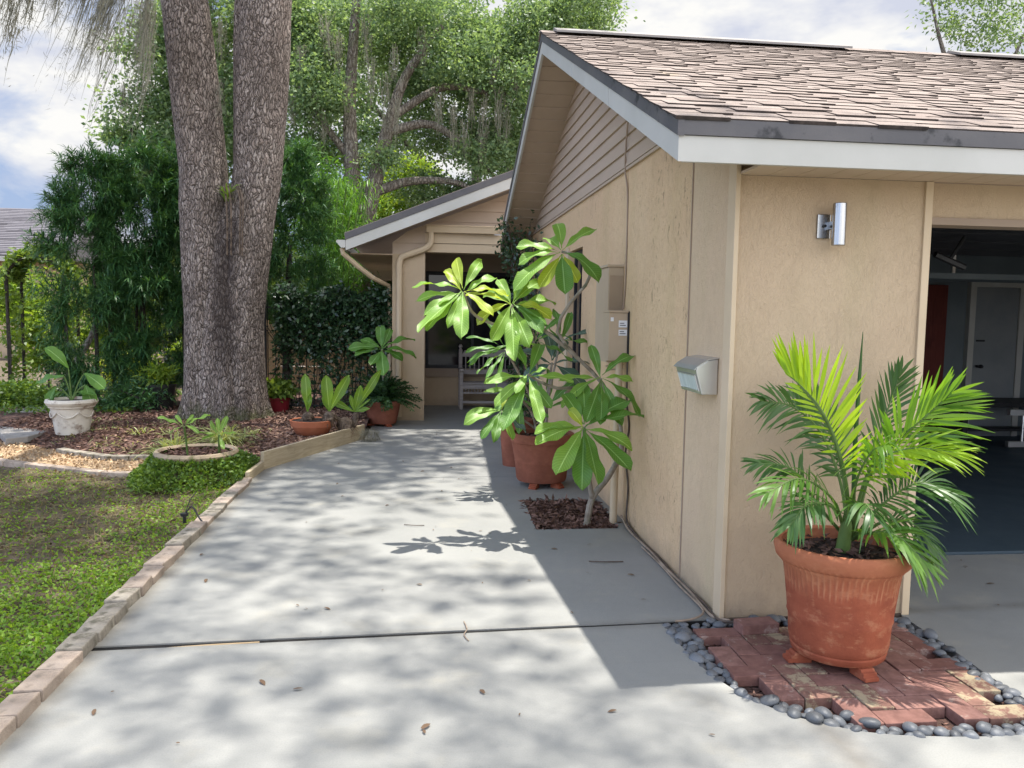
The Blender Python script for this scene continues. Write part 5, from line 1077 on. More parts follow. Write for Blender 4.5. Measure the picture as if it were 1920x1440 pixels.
whorl(tips[1], [(a, .2, .36, 'g') for a in (100, 130, 70, 45, 160, 20, 190, 340)], lp, 12, .05, mats=nar)
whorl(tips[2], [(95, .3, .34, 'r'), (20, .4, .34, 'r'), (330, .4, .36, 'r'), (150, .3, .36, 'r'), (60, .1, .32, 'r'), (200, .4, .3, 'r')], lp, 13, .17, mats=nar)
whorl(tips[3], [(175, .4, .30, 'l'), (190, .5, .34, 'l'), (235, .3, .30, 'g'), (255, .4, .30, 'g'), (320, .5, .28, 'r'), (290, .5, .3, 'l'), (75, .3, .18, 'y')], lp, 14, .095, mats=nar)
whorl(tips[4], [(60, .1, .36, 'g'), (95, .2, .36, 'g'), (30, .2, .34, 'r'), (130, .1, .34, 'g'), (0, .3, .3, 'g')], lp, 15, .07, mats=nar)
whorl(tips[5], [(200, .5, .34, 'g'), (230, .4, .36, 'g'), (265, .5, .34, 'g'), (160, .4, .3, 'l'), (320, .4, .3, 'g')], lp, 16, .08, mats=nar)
# --- two more pots behind it
cp = thing('round_jar_planter', 'round dark ceramic planter half hidden behind the large wall pot', 'planter', (1.34, 8.35, 0))
pot_mesh('pot', [(0, 0), (.12, 0), (.19, .1), (.215, .22), (.19, .34), (.14, .40), (.15, .43), (.13, .43)], 1.34, 8.35, 0, 'frame', cp, 36); soil(1.34, 8.35, .40, .13, cp)
whorl((1.34, 8.35, .62), [(a, .3, .40, 'd') for a in (80, 110, 50, 140, 20, 165)], cp, 17, .09)
MB().tube([(1.34, 8.35, .4), (1.34, 8.35, .63)], .014, 7).build('stem', 'stem', cp)
tp_ = thing('small_terracotta_planter', 'smaller terracotta planter tucked behind the large wall pot', 'planter', (1.02, 8.42, 0))
pot_mesh('pot', [(0, 0), (.13, 0), (.165, .38), (.19, .385), (.195, .49), (.175, .49), (.17, .45)], 1.02, 8.42, 0, 'terracotta_dull', tp_, 36); soil(1.02, 8.42, .45, .168, tp_)
V, F = strap_quads(R_(18), np.tile([1.02, 8.42, .46], (26, 1)) + R_(19).normal(size=(26, 3)) * .03, R_(20).normal(size=(26, 3)) * .6 + np.array([0, 0, 1.1]), .42, .028, .5, 4); npmesh('foliage', V, F, 'fern', tp_)
# --- fern and young plumeria at the porch column
fp = thing('fern_pot', 'dark green fern and young plumeria in a brown pot at the porch column', 'potted plant', (-.50, 11.50, .03))
pot_mesh('pot', [(0, 0), (.19, 0), (.22, .12), (.245, .26), (.26, .262), (.265, .31), (.25, .32), (.24, .29)], -.50, 11.50, .035, 'terracotta_dull', fp, 40); soil(-.50, 11.5, .32, .24, fp)
pot_feet(-.50, 11.5, .17, (-60, 190, 70), 'little terracotta foot under the fern pot', 'feet of the fern pot', h=.036)
rg = R_(22); parts = []
for i in range(120):
    a = rg.random() * 6.283; el = rg.uniform(.15, 1.3); d = np.array([math.cos(a) * math.cos(el), math.sin(a) * math.cos(el), math.sin(el)]); L = rg.uniform(.42, .68); n = 26
    t = np.linspace(.12, 1, n); P = np.array([-.50, 11.5, .36]) + d * L * t[:, None] + np.array([0, 0, -1.0]) * (.36 * L * t * t)[:, None]
    T = unit(np.gradient(P, axis=0)); s = unit(np.cross(T, [0, 0, 1.0]))
    for sg in (1, -1): parts.append(leaf_quads(rg, P, s * sg + T * .5 + rg.normal(size=(n, 3)) * .15, .085 * (1.05 - .6 * t), .022, .1))
V, F = merge(parts); npmesh('fern_fronds', V, F, 'fern', fp)
pt = at(716, 655, 11.4); MB().tube(curve([(-.50, 11.5, .33), (-.49, 11.46, .7), tuple(pt)], 8), .017, 8).build('stem', 'stem', fp, True)
whorl(pt, [(170, .35, .42, 'd'), (185, .5, .36, 'd'), (100, .2, .34, 'd'), (70, .1, .36, 'd'), (30, .35, .44, 'd'), (0, .4, .46, 'd'), (350, .3, .3, 'd'), (275, .6, .46, 'd'), (240, .6, .30, 'd'), (140, .1, .32, 'd'), (80, -.3, .3, 'd')], fp, 23, .15)
# --- shallow bowl with nest ferns
zb = .115; bc = at(583, 812, 9.75); BCX, BCY = bc.x, 9.85
bp = thing('fern_bowl', 'shallow terracotta bowl with upright bird nest ferns on the mulch', 'potted plant', (BCX, BCY, zb))
pot_mesh('pot', [(0, 0), (.17, 0), (.19, .01), (.235, .10), (.245, .103), (.262, .175), (.25, .18), (.235, .17)], BCX, BCY, zb, 'terracotta_bowl', bp, 48); soil(BCX, BCY, zb + .165, .236, bp)
NP = ([0, .12, .3, .55, .8, .93, 1], [.12, .3, .62, 1, .92, .55, .06])
def nest(parent, c, specs, seed):
    for i, (a, tow, L, W) in enumerate(specs):
        a = math.radians(a); d = Vector((math.cos(a), -tow, math.sin(a))); big_leaves('leaf', [(c, d, (.2, -1, .3), L, W, .25)], 'nest', parent, NP, 12, seed + i)
def rootball(parent, c, r, seed):
    rg = R_(seed); n = 160; c0 = np.array(c) + rg.normal(size=(n, 3)) * r * .3
    V, F = strap_quads(rg, c0, rg.normal(size=(n, 3)) + np.array([0, 0, -.2]), r * 1.3, .010, .4, 2); npmesh('root_fibres', V, F, 'dead', parent)
    MB().lathe([(0, -r), (r * .7, -r * .7), (r, -.1 * r), (r * .75, r * .6), (.2 * r, r)], c[0], c[1], c[2], 14, lambda a, z: 1 + .2 * math.sin(3 * a + z * 40)).build('root_ball', 'root', parent, True)
c1 = at(577, 775, 9.85); c2 = at(617, 772, 9.8)
rootball(bp, (c1.x, c1.y, zb + .20), .075, 31); rootball(bp, (c2.x, c2.y, zb + .20), .085, 32)
nest(bp, (c1.x, c1.y, zb + .27), [(92, .1, .46, .13), (80, .2, .22, .06)], 41)
nest(bp, (c2.x, c2.y, zb + .28), [(93, .15, .44, .15), (62, .1, .50, .13), (110, .2, .2, .06)], 44)
sp = thing('staghorn_fern', 'nest fern on a rough brown root log beside the terracotta bowl', 'plant', (BCX + .42, BCY + .15, .12))
c3 = at(664, 772, 10.05); c4 = at(648, 800, 10.0)
rootball(sp, (c4.x, c4.y, .19), .115, 33)
MB().tube(curve([at(612, 775, 9.95), at(640, 790, 9.98), at(662, 800, 10.0), at(668, 775, 10.05)], 10), .035, 8).build('root_log', 'root', sp, True)
nest(sp, tuple(c3), [(58, .1, .62, .10), (75, .2, .34, .10), (150, .2, .36, .09), (15, .3, .20, .06), (100, .3, .22, .06), (40, .2, .26, .03)], 50)
# --- red pot, black pot, white urn
rp = thing('maroon_pot', 'maroon plastic pot of leafy greens beside the oak trunk', 'potted plant', (-2.02, 12.05, .08))
pot_mesh('pot', [(0, 0), (.125, 0), (.165, .23), (.18, .23), (.182, .255), (.165, .255), (.16, .23)], -2.02, 12.05, .08, 'red_plastic', rp, 36); soil(-2.02, 12.05, .31, .16, rp)
V, F = crown(R_(35), [(-2.02, 12.0, .45, .17, .15, .12)], 30, 18, .07, .10, .075, .1, .4); npmesh('foliage', V, F, 'arbor_leaf', rp)
bk = thing('black_pot', 'tall tapered black nursery pot behind the oak trunk', 'planter', (-3.72, 12.25, .06))
pot_mesh('pot', [(0, 0), (.14, 0), (.20, .40), (.215, .40), (.215, .44), (.19, .44), (.185, .40)], -3.72, 12.25, .06, 'black_plastic', bk, 32); soil(-3.72, 12.25, .46, .185, bk)
V, F = crown(R_(36), [(-3.72, 12.2, .62, .2, .18, .14)], 22, 16, .08, .11, .03, .1, .4); npmesh('foliage', V, F, 'lime_leaf', bk)
UY = 10.1; ub = at(136, 800, UY); UZ = float(bed_h(ub.x, UY)) - .01
up = thing('stone_urn', 'weathered white stone planter with faded swags and broad leaves by the flagstone', 'planter', (ub.x, UY, UZ))
pot_mesh('pot', [(r * .88, z * .92) for r, z in ((0, 0), (.205, 0), (.212, .03), (.235, .18), (.262, .335), (.285, .345), (.29, .365), (.305, .375), (.325, .41), (.315, .445), (.285, .45), (.275, .41))], ub.x, UY, UZ, 'stone_pot', up, 48); soil(ub.x, UY, UZ + .38, .245, up)
sw_ = MB()
for k in range(6):
    a0 = k * math.pi / 3 + .2
    sw_.tube([(ub.x + .230 * math.cos(a0 + t * 1.0), UY + .230 * math.sin(a0 + t * 1.0), UZ + .265 - .06 * math.sin(math.pi * t)) for t in np.linspace(0, 1, 9)], .008, 6)
sw_.build('swag_relief', 'stone_pot', up, True)
ul = MB()
for px, py, ang, L in ((158, 700, 350, .30), (120, 705, 170, .34), (105, 725, 235, .28), (160, 722, 300, .26), (128, 690, 110, .34), (148, 735, 20, .2), (112, 735, 200, .2)):
    p = at(px, py, UY); ul.tube(curve([(ub.x, UY, UZ + .38), ((ub.x + p.x) / 2, UY, (UZ + .38 + p.z) / 2 + .04), tuple(p)], 7), .008, 6)
    a = math.radians(ang); big_leaves('leaf', [(tuple(p), (math.cos(a), -.3, math.sin(a) - .3), (0, -.7, 1), L, .17, .6)], 'plumeria_dark', up, NP, 10, px)
ul.build('stem', 'stem_green', up)
# --- round planter covered with creeping fig
KC = (-2.10, 7.95)
kp = thing('round_planter', 'low round clay planter with two seedlings ringed by creeping fig', 'planter', (KC[0], KC[1], 0))
pot_mesh('pot', [(0, 0), (.30, 0), (.335, .10), (.345, .17), (.372, .18), (.385, .225), (.372, .25), (.345, .252), (.33, .23)], KC[0], KC[1], 0, 'clay_rim', kp, 56); soil(KC[0], KC[1], .205, .335, kp, 'mulch', 'chip', 9, 260)
s1, s2 = at(352, 845, 7.85), at(411, 838, 7.9); k1, k2 = at(345, 800, 7.8), at(411, 815, 7.85)
km = MB(); km.tube(curve([(s1.x, s1.y, .2), tuple((s1 + k1) / 2), tuple(k1)], 8), .010, 7); km.tube([(s2.x, s2.y, .2), tuple(k2)], .012, 7); km.build('stem', 'stem_green', kp, True)
yl = {'g': 'plumeria', 'y': 'nest'}
whorl(k1, [(155, .3, .22, 'g'), (125, .1, .13, 'g'), (35, .2, .22, 'g'), (60, .4, .12, 'y'), (345, .5, .16, 'y'), (200, .5, .12, 'y')], kp, 61, .07, mats=yl, droop=(.2, .6))
whorl(k2, [(95, .2, .16, 'y'), (70, .1, .18, 'y'), (120, .2, .16, 'y'), (165, .5, .18, 'y'), (15, .4, .15, 'y'), (300, .5, .16, 'y'), (200, .3, .14, 'y')], kp, 62, .07, mats=yl, droop=(.2, .7))
cf_ = thing('creeping_fig', 'mound of creeping fig hugging the round clay planter', 'ground cover', (KC[0], KC[1], 0))
rg = R_(63); n = 9000; a = rg.random(n) * 6.283; u = rg.random(n) ** .75
rr_ = .365 + .06 * np.sin(a * 3) * u + .36 * u ** 1.8 + .025 * rg.normal(size=n); z = .19 * (1 - u ** 1.3) + .03 * rg.random(n)
c = np.stack([KC[0] + rr_ * np.cos(a), KC[1] + rr_ * np.sin(a), z], 1); c[:, 0] = np.where(c[:, 0] < KC[0] - .38, KC[0] - .38 + (c[:, 0] - KC[0] + .38) * .55, c[:, 0]); c[:, 0] = np.where(c[:, 0] > -1.62, -1.62 - .05 * rg.random(n), c[:, 0])
V, F = leaf_quads(rg, c, np.stack([np.cos(a), np.sin(a), .3 * np.ones(n)], 1) + rg.normal(size=(n, 3)) * .7, .036, .026, .2); npmesh('foliage', V, F, 'ivy', cf_)
rn = MB(); rr2 = random.Random(8)
for i in range(14):
    a = rr2.random() * 6.283; rn.tube([(KC[0] + r * math.cos(a + k * .1), KC[1] + r * math.sin(a + k * .1), z_) for k, (r, z_) in enumerate(((.38, .2), (.39, .1), (.46, .01)))], .004, 5)
rn.build('runners', 'bark_dark', cf_)
# --- spider plants
for i, (x, y, L, n, lab) in enumerate(((-2.62, 9.0, .50, 190, 'tall pale spider plant behind the round planter on the left'), (-2.12, 9.1, .50, 200, 'bushy spider plant behind the round planter nearest the oak roots'), (-3.25, 9.9, .20, 34, 'small spider plant alone in the mulch near the white urn'),
        (-2.85, 9.75, .18, 40, 'striped spider plant in the middle of the mulch bed'), (-2.75, 9.05, .16, 36, 'low spider plant just inside the grey edging blocks'), (-2.35, 7.25, .22, 40, 'green spider plant on the lawn below the round planter'), (-1.95, 9.75, .22, 44, 'spider plant growing against the oak roots'))):
    z = float(bed_h(x, y)) if y > 8 else 0
    t = thing('spider_plant', lab, 'plant', (x, y, z), 'spider plants around the oak'); rg = R_(300 + i)
    d = rg.normal(size=(n, 3)) * np.array([.7, .7, .25]) + np.array([0, 0, .75]); V, F = strap_quads(rg, np.tile([x, y, z], (n, 1)) + rg.normal(size=(n, 3)) * np.array([.05, .05, .005]), d, L * (.6 + .6 * rg.random(n)), .012, .55, 4)
    npmesh('leaves', V, F, 'spider' if i != 5 else 'arbor_leaf', t)

# ---------------------------------------------------------------- stuff: ground cover, chips, gravel
rg = R_(91)
def field(x, y): return .5 + .25 * np.sin(x * 1.9 + 1.3 * np.sin(y * 1.1)) * np.sin(y * 1.6 + .8 * x) + .25 * np.sin(x * 4.7 + 2 + y * 1.3) * np.sin(y * 3.9 - x)
n = 230000; x = -6.4 + 4.78 * rg.random(n); y = 1.4 + 7.0 * rg.random(n) ** 1.2
lush = np.clip((5.35 - y) / .9, 0, 1) + .30 * np.clip((x + 2.5) / .6, 0, 1) * np.clip((8.3 - y) / .5, 0, 1)
keep = (rg.random(n) < np.clip(lush, .09, 1) * np.clip(field(x, y) * 2.2 - .05, .12, 1)) & (y < path_edge(x) - .05) & (x < np.interp(y, [0, 4, 8], [-1.61, -1.62, -1.66]))
x, y = x[keep], y[keep]; n = len(x); c = np.stack([x, y, lawn_h(x, y) + .004 + (.012 + .03 * field(x * 2, y * 2)) * rg.random(n)], 1)
V, F = leaf_quads(rg, c, rg.normal(size=(n, 3)) * np.array([1, 1, .5]) + np.array([0, 0, .3]), .017 + .016 * rg.random(n), .015, .3)
tag(npmesh('lawn_ground_cover', V, F, 'grass'), 'bright green creeping ground cover on the lawn beside the brick edging', 'ground cover', kind='stuff')
n = 60000; x = -6.4 + 4.75 * rg.random(n); y = 1.6 + 6.8 * rg.random(n); keep = (y < path_edge(x) - .03) & (x < -1.63) & (rg.random(n) < np.where(y > 5.4, 1, .35)); x, y = x[keep], y[keep]; n = len(x)
c = np.stack([x, y, lawn_h(x, y) + .003 + .010 * rg.random(n)], 1)
V, F = strap_quads(rg, c, rg.normal(size=(n, 3)) * np.array([1, 1, .22]) + np.array([0, 0, .12]), .05 + .05 * rg.random(n), .006, .1, 2)
tag(npmesh('dry_thatch', V, F, 'grass_dry'), 'dry brown thatch in the bare patches of the lawn', 'thatch', kind='stuff')
def chips(name, label, x, y, z, n, L, W, mat, seed):
    rg = R_(seed); c = np.stack([x, y, z + .004 + .012 * rg.random(len(x))], 1)
    V, F = leaf_quads(rg, c, rg.normal(size=(len(x), 3)) * np.array([1, 1, .22]), L * (.5 + rg.random(len(x))), W, .15)
    return tag(npmesh(name, V, F, mat), label, 'mulch', kind='stuff')
n = 24000; x = -5.2 + 4.6 * rg.random(n); y = 8.0 + 4.8 * rg.random(n); k = (y > bed_edge(x) + .08) & (x < bed_right(y) - .05); x, y = x[k], y[k]
k2 = rg.random(len(x)) < .25 + .5 * np.clip((x + 2.2) / .8, 0, 1)
chips('bark_mulch', 'dark brown bark mulch spread under the oak', x[~k2], y[~k2], bed_h(x[~k2], y[~k2]), 0, .06, .022, 'chip', 92)
chips('pale_bark_mulch', 'reddish paler bark chips scattered over the oak bed', x[k2], y[k2], bed_h(x[k2], y[k2]), 0, .055, .020, 'chip_light', 93)
n = 2200; x = -6.2 + 4.5 * rg.random(n); y = 4.6 + 3.7 * rg.random(n); k = (y < path_edge(x) - .05) & (x < -1.66); x, y = x[k], y[k]
chips('lawn_litter', 'brown leaf litter in the bare far part of the lawn', x, y, lawn_h(x, y), 0, .045, .018, 'dead', 96)
n = 1500; cl = R_(97).random((26, 2)) * np.array([3.0, 2.6]) + np.array([-4.2, 8.5]); j = rg.integers(0, 26, n); x = cl[j, 0] + rg.normal(size=n) * .14; y = cl[j, 1] + rg.normal(size=n) * .14; k = (y > bed_edge(x) + .05) & (x < -1.75); x, y = x[k], y[k]; n = len(x)
V, F = strap_quads(rg, np.stack([x, y, bed_h(x, y)], 1), rg.normal(size=(n, 3)) * np.array([.8, .8, .2]) + np.array([0, 0, .5]), .07 + .08 * rg.random(n), .010, .5, 3)
tag(npmesh('bed_seedlings', V, F, 'spider'), 'sparse pale grassy seedlings sprouting through the mulch around the oak', 'ground cover', kind='stuff')
n = 1500; x = .88 + .64 * rg.random(n); y = 5.85 + .93 * rg.random(n); chips('square_bed_mulch', 'dark bark mulch filling the square planting bed by the wall', x, y, np.full(n, -.022) + .012 * rg.random(n), 0, .055, .026, 'chip', 94)
n = 9000; x = -5.6 + 4.0 * rg.random(n); y = 7.6 + 3.2 * rg.random(n); k = (y > path_edge(x) + .02) & (y < bed_edge(x)); x, y = x[k], y[k]; n = len(x)
V, F = leaf_quads(rg, np.stack([x, y, .018 + .015 * rg.random(n)], 1), rg.normal(size=(n, 3)) * np.array([1, 1, .35]), .022 + .02 * rg.random(n), .024, .4)
tag(npmesh('path_gravel', V, F, 'stone'), 'tan gravel covering the curved garden path', 'gravel', kind='stuff')
n = 2600; x = 1.28 + 1.3 * rg.random(n); y = 2.74 + 1.25 * rg.random(n)
chips('paver_bed_grit', 'dark grit showing between the pebbles and the pavers', x, y, np.full(n, -.052), 0, .03, .014, 'chip', 95)
n = 5200; x = -8.6 + 4.6 * rg.random(n); y = 11.6 + 3.2 * rg.random(n)
V, F = leaf_quads(rg, np.stack([x, y, bed_h(x, y) + .01 + .05 * rg.random(n)], 1), rg.normal(size=(n, 3)) + np.array([0, 0, .4]), .06, .035, .2)
k_ = tag(npmesh('weedy_ground_cover', V, F, 'ivy'), 'dark weedy ground cover beneath the arbor and hedge', 'ground cover', kind='stuff')

# ---------------------------------------------------------------- pavers and pebbles
u_ = .1105; RB = random.Random(12)
area = [(2.50, 2.80), (2.18, 2.80), (1.90, 2.84), (1.70, 2.90), (1.55, 3.0), (1.44, 3.12), (1.37, 3.28), (1.345, 3.6), (1.345, 3.90), (1.60, 3.93), (2.50, 3.93)]
nb = 0
for i in range(-1, 12):
    for j in range(-1, 12):
        k = (i - j) % 4; x0, y0 = 1.385 + i * u_, 2.86 + j * u_
        if k == 0: cx_, cy_, lx, ly = x0 + u_, y0 + u_ / 2, 2 * u_, u_
        elif k == 2: cx_, cy_, lx, ly = x0 + u_ / 2, y0, u_, 2 * u_
        else: continue
        if not all(inside((cx_ + sx * lx * .34, cy_ + sy * ly * .34), area) for sx in (-1, 1) for sy in (-1, 1)): continue
        mossy = RB.random() < (.5 if 1.9 < cx_ + .25 * (cy_ - 3) < 2.4 or cx_ < 1.75 and cy_ < 3.2 else .22)
        o = MB().box(-lx / 2 + .0025, lx / 2 - .0025, -ly / 2 + .0025, ly / 2 - .0025, -.05, 0).build('brick_paver', 'brick_mossy' if mossy else 'brick_red', None, bevel=.0035)
        o.location = (cx_, cy_, .012 + RB.uniform(-.004, .004)); o.rotation_euler = (RB.uniform(-.012, .012), RB.uniform(-.012, .012), RB.uniform(-.012, .012))
        tag(o, 'lichen stained pale brick paver in the palm pot patio' if mossy else 'dull red brick paver in the palm pot patio', 'paver', 'lichen stained pavers' if mossy else 'dull red pavers'); nb += 1
hb = MB().box(-.10, .10, -.05, .05, 0, .05).build('loose_brick', 'brick_red', None, bevel=.004); hb.location = (1.70, 3.80, .014); hb.rotation_euler = (0, 0, .1); tag(hb, 'bright red loose brick lying behind the palm pot by the wall', 'brick')
ring = ARC + [(1.275, 3.955), (1.62, 3.98), (2.585, 3.975), (2.575, 3.55), (2.548, 3.26), (2.550, 3.03)]
vr = []
for v in range(10):
    rp_ = R_(500 + v); bm = bmesh.new(); bmesh.ops.create_icosphere(bm, subdivisions=3, radius=1); o1, o2 = rp_.uniform(0, 6, 3), rp_.uniform(0, 6, 3)
    for q_ in bm.verts: q_.co *= 1 + .10 * math.sin(2.1 * q_.co.x + o1[0]) + .08 * math.sin(2.6 * q_.co.y + o1[1]) + .05 * math.sin(3 * q_.co.z + o2[0])
    me = bpy.data.meshes.new('pebble'); bm.to_mesh(me); bm.free(); me.polygons.foreach_set('use_smooth', [True] * len(me.polygons)); me.materials.append(MAT['pebble']); vr.append(me)
brick_zone = [(2.47, 2.84), (1.84, 2.85), (1.72, 2.95), (1.50, 3.06), (1.39, 3.15), (1.385, 3.86), (1.60, 3.93), (2.47, 3.93)]
placed = []; tries = 0; RP = random.Random(3)
while len(placed) < 285 and tries < 30000:
    tries += 1; x, y = RP.uniform(1.26, 2.6), RP.uniform(2.74, 4.0); r = RP.choice([.018, .021, .024, .028, .034])
    if not inside((x, y), ring) or inside((x, y), brick_zone): continue
    if any((x - a) ** 2 + (y - b) ** 2 < ((r + c_) * .80) ** 2 for a, b, c_ in placed): continue
    placed.append((x, y, r))
    o = bpy.data.objects.new('pebble', RP.choice(vr)); COL.objects.link(o)
    o.location = (x, y, -.040 + r * .9 + RP.uniform(0, .022)); o.scale = (r * 1.25, r * .92, r * .66); o.rotation_euler = (RP.uniform(-.3, .3), RP.uniform(-.3, .3), RP.uniform(0, 6.28))
    tag(o, 'smooth dark grey pebble in the border around the brick pavers', 'pebble', 'grey border pebbles')

# ---------------------------------------------------------------- edging
RE = random.Random(21); y = 1.7; i = 0
while y < 7.55:
    L = RE.uniform(.185, .215); xc = np.interp(y, [1, 3, 4, 5.7, 6.4, 7.6], [-1.535, -1.545, -1.565, -1.575, -1.58, -1.585])
    far = y > 6.0; h = RE.uniform(.045, .058) * (.65 if far else 1)
    o = MB().box(-.058, .058, -L / 2, L / 2, -.06, 0).build('edging_block', 'edging_grey' if 3.55 < y < 4.15 or RE.random() < .2 else 'edging', None, bevel=.007)
    o.location = (xc + RE.uniform(-.008, .008), y + L / 2, h); o.rotation_euler = (RE.uniform(-.03, .03), RE.uniform(-.06, .02), RE.uniform(-.06, .06))
    tag(o, 'tan concrete edging block between lawn and grey driveway', 'edging block', 'driveway edging blocks'); y += L + RE.uniform(.002, .010); i += 1
xs = np.linspace(-3.85, -2.62, 8)
for i in range(7):
    x0, x1 = xs[i], xs[i + 1]; ya, yb = float(bed_edge(x0)), float(bed_edge(x1)); L = math.hypot(x1 - x0, yb - ya) - .012
    o = MB().box(-L / 2, L / 2, -.05, .05, -.05, .055).build('path_edging_block', 'edging_grey', None, bevel=.008); o.location = ((x0 + x1) / 2, (ya + yb) / 2 - .02, .01); o.rotation_euler = (0, RE.uniform(-.04, .04), math.atan2(yb - ya, x1 - x0))
    tag(o, 'grey edging block holding back the mulch above the gravel path', 'edging block', 'grey path edging blocks')
xs = np.linspace(-4.7, -2.7, 8)
for i in range(7):
    x0, x1 = xs[i], xs[i + 1]; ya, yb = float(path_edge(x0)), float(path_edge(x1)); L = math.hypot(x1 - x0, yb - ya) - .015
    o = MB().box(-L / 2, L / 2, -.05, .05, -.04, .02).build('path_border_stone', 'edging', None, bevel=.008); o.location = ((x0 + x1) / 2, (ya + yb) / 2, .012); o.rotation_euler = (0, 0, math.atan2(yb - ya, x1 - x0))
    tag(o, 'flat pale stone bordering the gravel path on the lawn side', 'edging stone', 'pale stones between gravel path and lawn')
a, b = Vector((-1.545, 8.23, 0)), Vector((-.685, 10.27, 0)); L = (b - a).length
o = MB().box(0, L, -.02, .02, -.02, .178).build('bed_board', 'board', None, bevel=.004); o.location = a; o.rotation_euler = (0, 0, math.atan2(b.y - a.y, b.x - a.x)); tag(o, 'long weathered board holding the mulch bed beside the driveway', 'board')
o = MB().box(0, .56, -.02, .02, -.02, .085).build('low_board', 'board', None, bevel=.004); o.location = (-1.575, 7.66, 0); o.rotation_euler = (0, 0, math.radians(87)); tag(o, 'short low board between the edging blocks and the long bed board', 'board')
fl = MB().prism([(-5.25, 10.7), (-4.66, 9.72), (-4.50, 9.9), (-4.44, 10.8), (-4.7, 11.4), (-5.2, 11.6)], 'z', .01, .085); tag(fl.build('flagstone', 'flag', None, bevel=.012), 'flat grey flagstone step behind the white stone planter', 'flagstone')
tag(MB().prism([(-5.7, 11.9), (-5.0, 11.85), (-4.9, 12.3), (-5.6, 12.45)], 'z', .04, .135).build('flagstone', 'flag', None, bevel=.012), 'smaller flagstone farther back towards the arbor', 'flagstone')

# ---------------------------------------------------------------- things on the walls
lamp = thing('wall_lamp', 'brushed steel cylinder wall lamp beside the garage opening', 'wall lamp', (2.10, 4.0, 2.06))
MB().box(2.018, 2.088, 3.985, 4.0, 1.995, 2.118).build('back_plate', 'lamp_steel', lamp, bevel=.003)
MB().tube([(2.053, 3.985, 2.058), (2.053, 3.972, 2.058)], .008, 10).build('screw', 'black', lamp)
MB().box(2.075, 2.105, 3.93, 3.985, 2.04, 2.08).build('arm', 'lamp_steel', lamp, bevel=.002)
MB().lathe([(0, .0), (.030, 0), (.0335, .003), (.0335, .208), (.030, .211), (0, .211)], 2.096, 3.915, 1.955, 40).build('cylinder', 'lamp_steel', lamp, True)
mb_ = thing('mailbox', 'stainless steel wall mailbox with sloped lid and frosted front panel', 'mailbox', (1.59, 4.32, 1.17))
pr = [(1.588, 1.172), (1.505, 1.172), (1.468, 1.30), (1.475, 1.318), (1.53, 1.352), (1.588, 1.362)]
MB().prism([(x, z) for x, z in pr], 'y', 4.165, 4.505).build('body', 'satin', mb_, bevel=.003)
lid = MB(); lid.add([(1.455, 4.158, 1.304), (1.455, 4.512, 1.304), (1.475, 4.512, 1.326), (1.475, 4.158, 1.326), (1.53, 4.512, 1.360), (1.53, 4.158, 1.360), (1.590, 4.512, 1.370), (1.590, 4.158, 1.370)], [(0, 1, 2, 3), (3, 2, 4, 5), (5, 4, 6, 7)])
lo = lid.build('lid', 'satin', mb_); lo.modifiers.new('thickness', 'SOLIDIFY').thickness = .004
fr_ = lambda y, t: (1.5035 - .0365 * t - .003, y, 1.176 + .122 * t)
MB().add([fr_(4.19, .12), fr_(4.48, .12), fr_(4.48, .80), fr_(4.19, .80)], [(0, 1, 2, 3)]).build('front_panel', 'frosted', mb_)
fm = MB()
for (ya, ta), (yb, tb_) in (((4.19, .12), (4.48, .12)), ((4.48, .12), (4.48, .80)), ((4.48, .80), (4.19, .80)), ((4.19, .80), (4.19, .12))):
    fm.tube([fr_(ya, ta), fr_(yb, tb_)], .0035, 6)
fm.build('panel_frame', 'satin', mb_)
tbx = thing('utility_box', 'tall tan utility box mounted on the side wall above the meter', 'utility box', (1.59, 6.45, 1.22))
MB().box(1.468, 1.590, 6.245, 6.68, 1.22, 1.965).build('cabinet', 'box', tbx, bevel=.004); MB().box(1.455, 1.590, 6.232, 6.70, 1.966, 1.985).build('lid', 'box', tbx, bevel=.003)
MB().box(1.478, 1.582, 6.238, 6.244, 1.24, 1.90).build('side_panel', 'box_side', tbx)
mt = thing('meter_box', 'small tan meter box with white stickers below the tall utility box', 'meter box', (1.59, 6.12, 1.23))
MB().box(1.432, 1.578, 6.04, 6.225, 1.245, 1.61).build('cabinet', 'box', mt, bevel=.004); MB().box(1.425, 1.586, 6.03, 6.226, 1.611, 1.628).build('lid', 'box', mt, bevel=.003)
MB().box(1.579, 1.590, 6.025, 6.226, 1.24, 1.62).build('back_plate', 'black', mt)  # black sheet stands in for the dark shading behind the box
for z0, z1 in ((1.50, 1.552), (1.437, 1.482)):
    s_ = MB().box(1.508, 1.574, 6.036, 6.0385, z0, z1).build('sticker', 'sticker', mt); ln_ = MB()
    for k in range(2): ln_.box(1.516, 1.562 - .012 * k, 6.0345, 6.0355, z0 + .012 + k * .016, z0 + .018 + k * .016)
    ln_.build('print', 'ink', s_)
MB().box(1.445, 1.468, 6.036, 6.0385, 1.545, 1.575).build('sticker', 'sticker', mt)
MB().tube([(1.535, 6.10, 1.245), (1.53, 6.08, .9), (1.505, 6.03, .3), (1.50, 6.02, -.04)], .029, 14).build('conduit', 'trim', mt, True)
MB().tube([(1.43, 6.10, 1.20), (1.57, 6.10, 1.21)], .006, 6).tube([(1.43, 6.10, 1.17), (1.57, 6.10, 1.18)], .006, 6).build('wire_clamp', 'steel', mt)
def cable(label, pts, r, mat, n=30): tag(MB().tube(curve(pts, n), r, 7).build('cable', mat, None, True), label, 'cable')
cable('thin brown cable running down the side wall from the gable', [(1.555, 6.05, 3.16), (1.553, 6.12, 3.0), (1.565, 6.20, 2.72), (1.583, 6.17, 2.5), (1.583, 6.16, 1.9), (1.582, 6.2, 1.64)], .007, 'trim_dark')
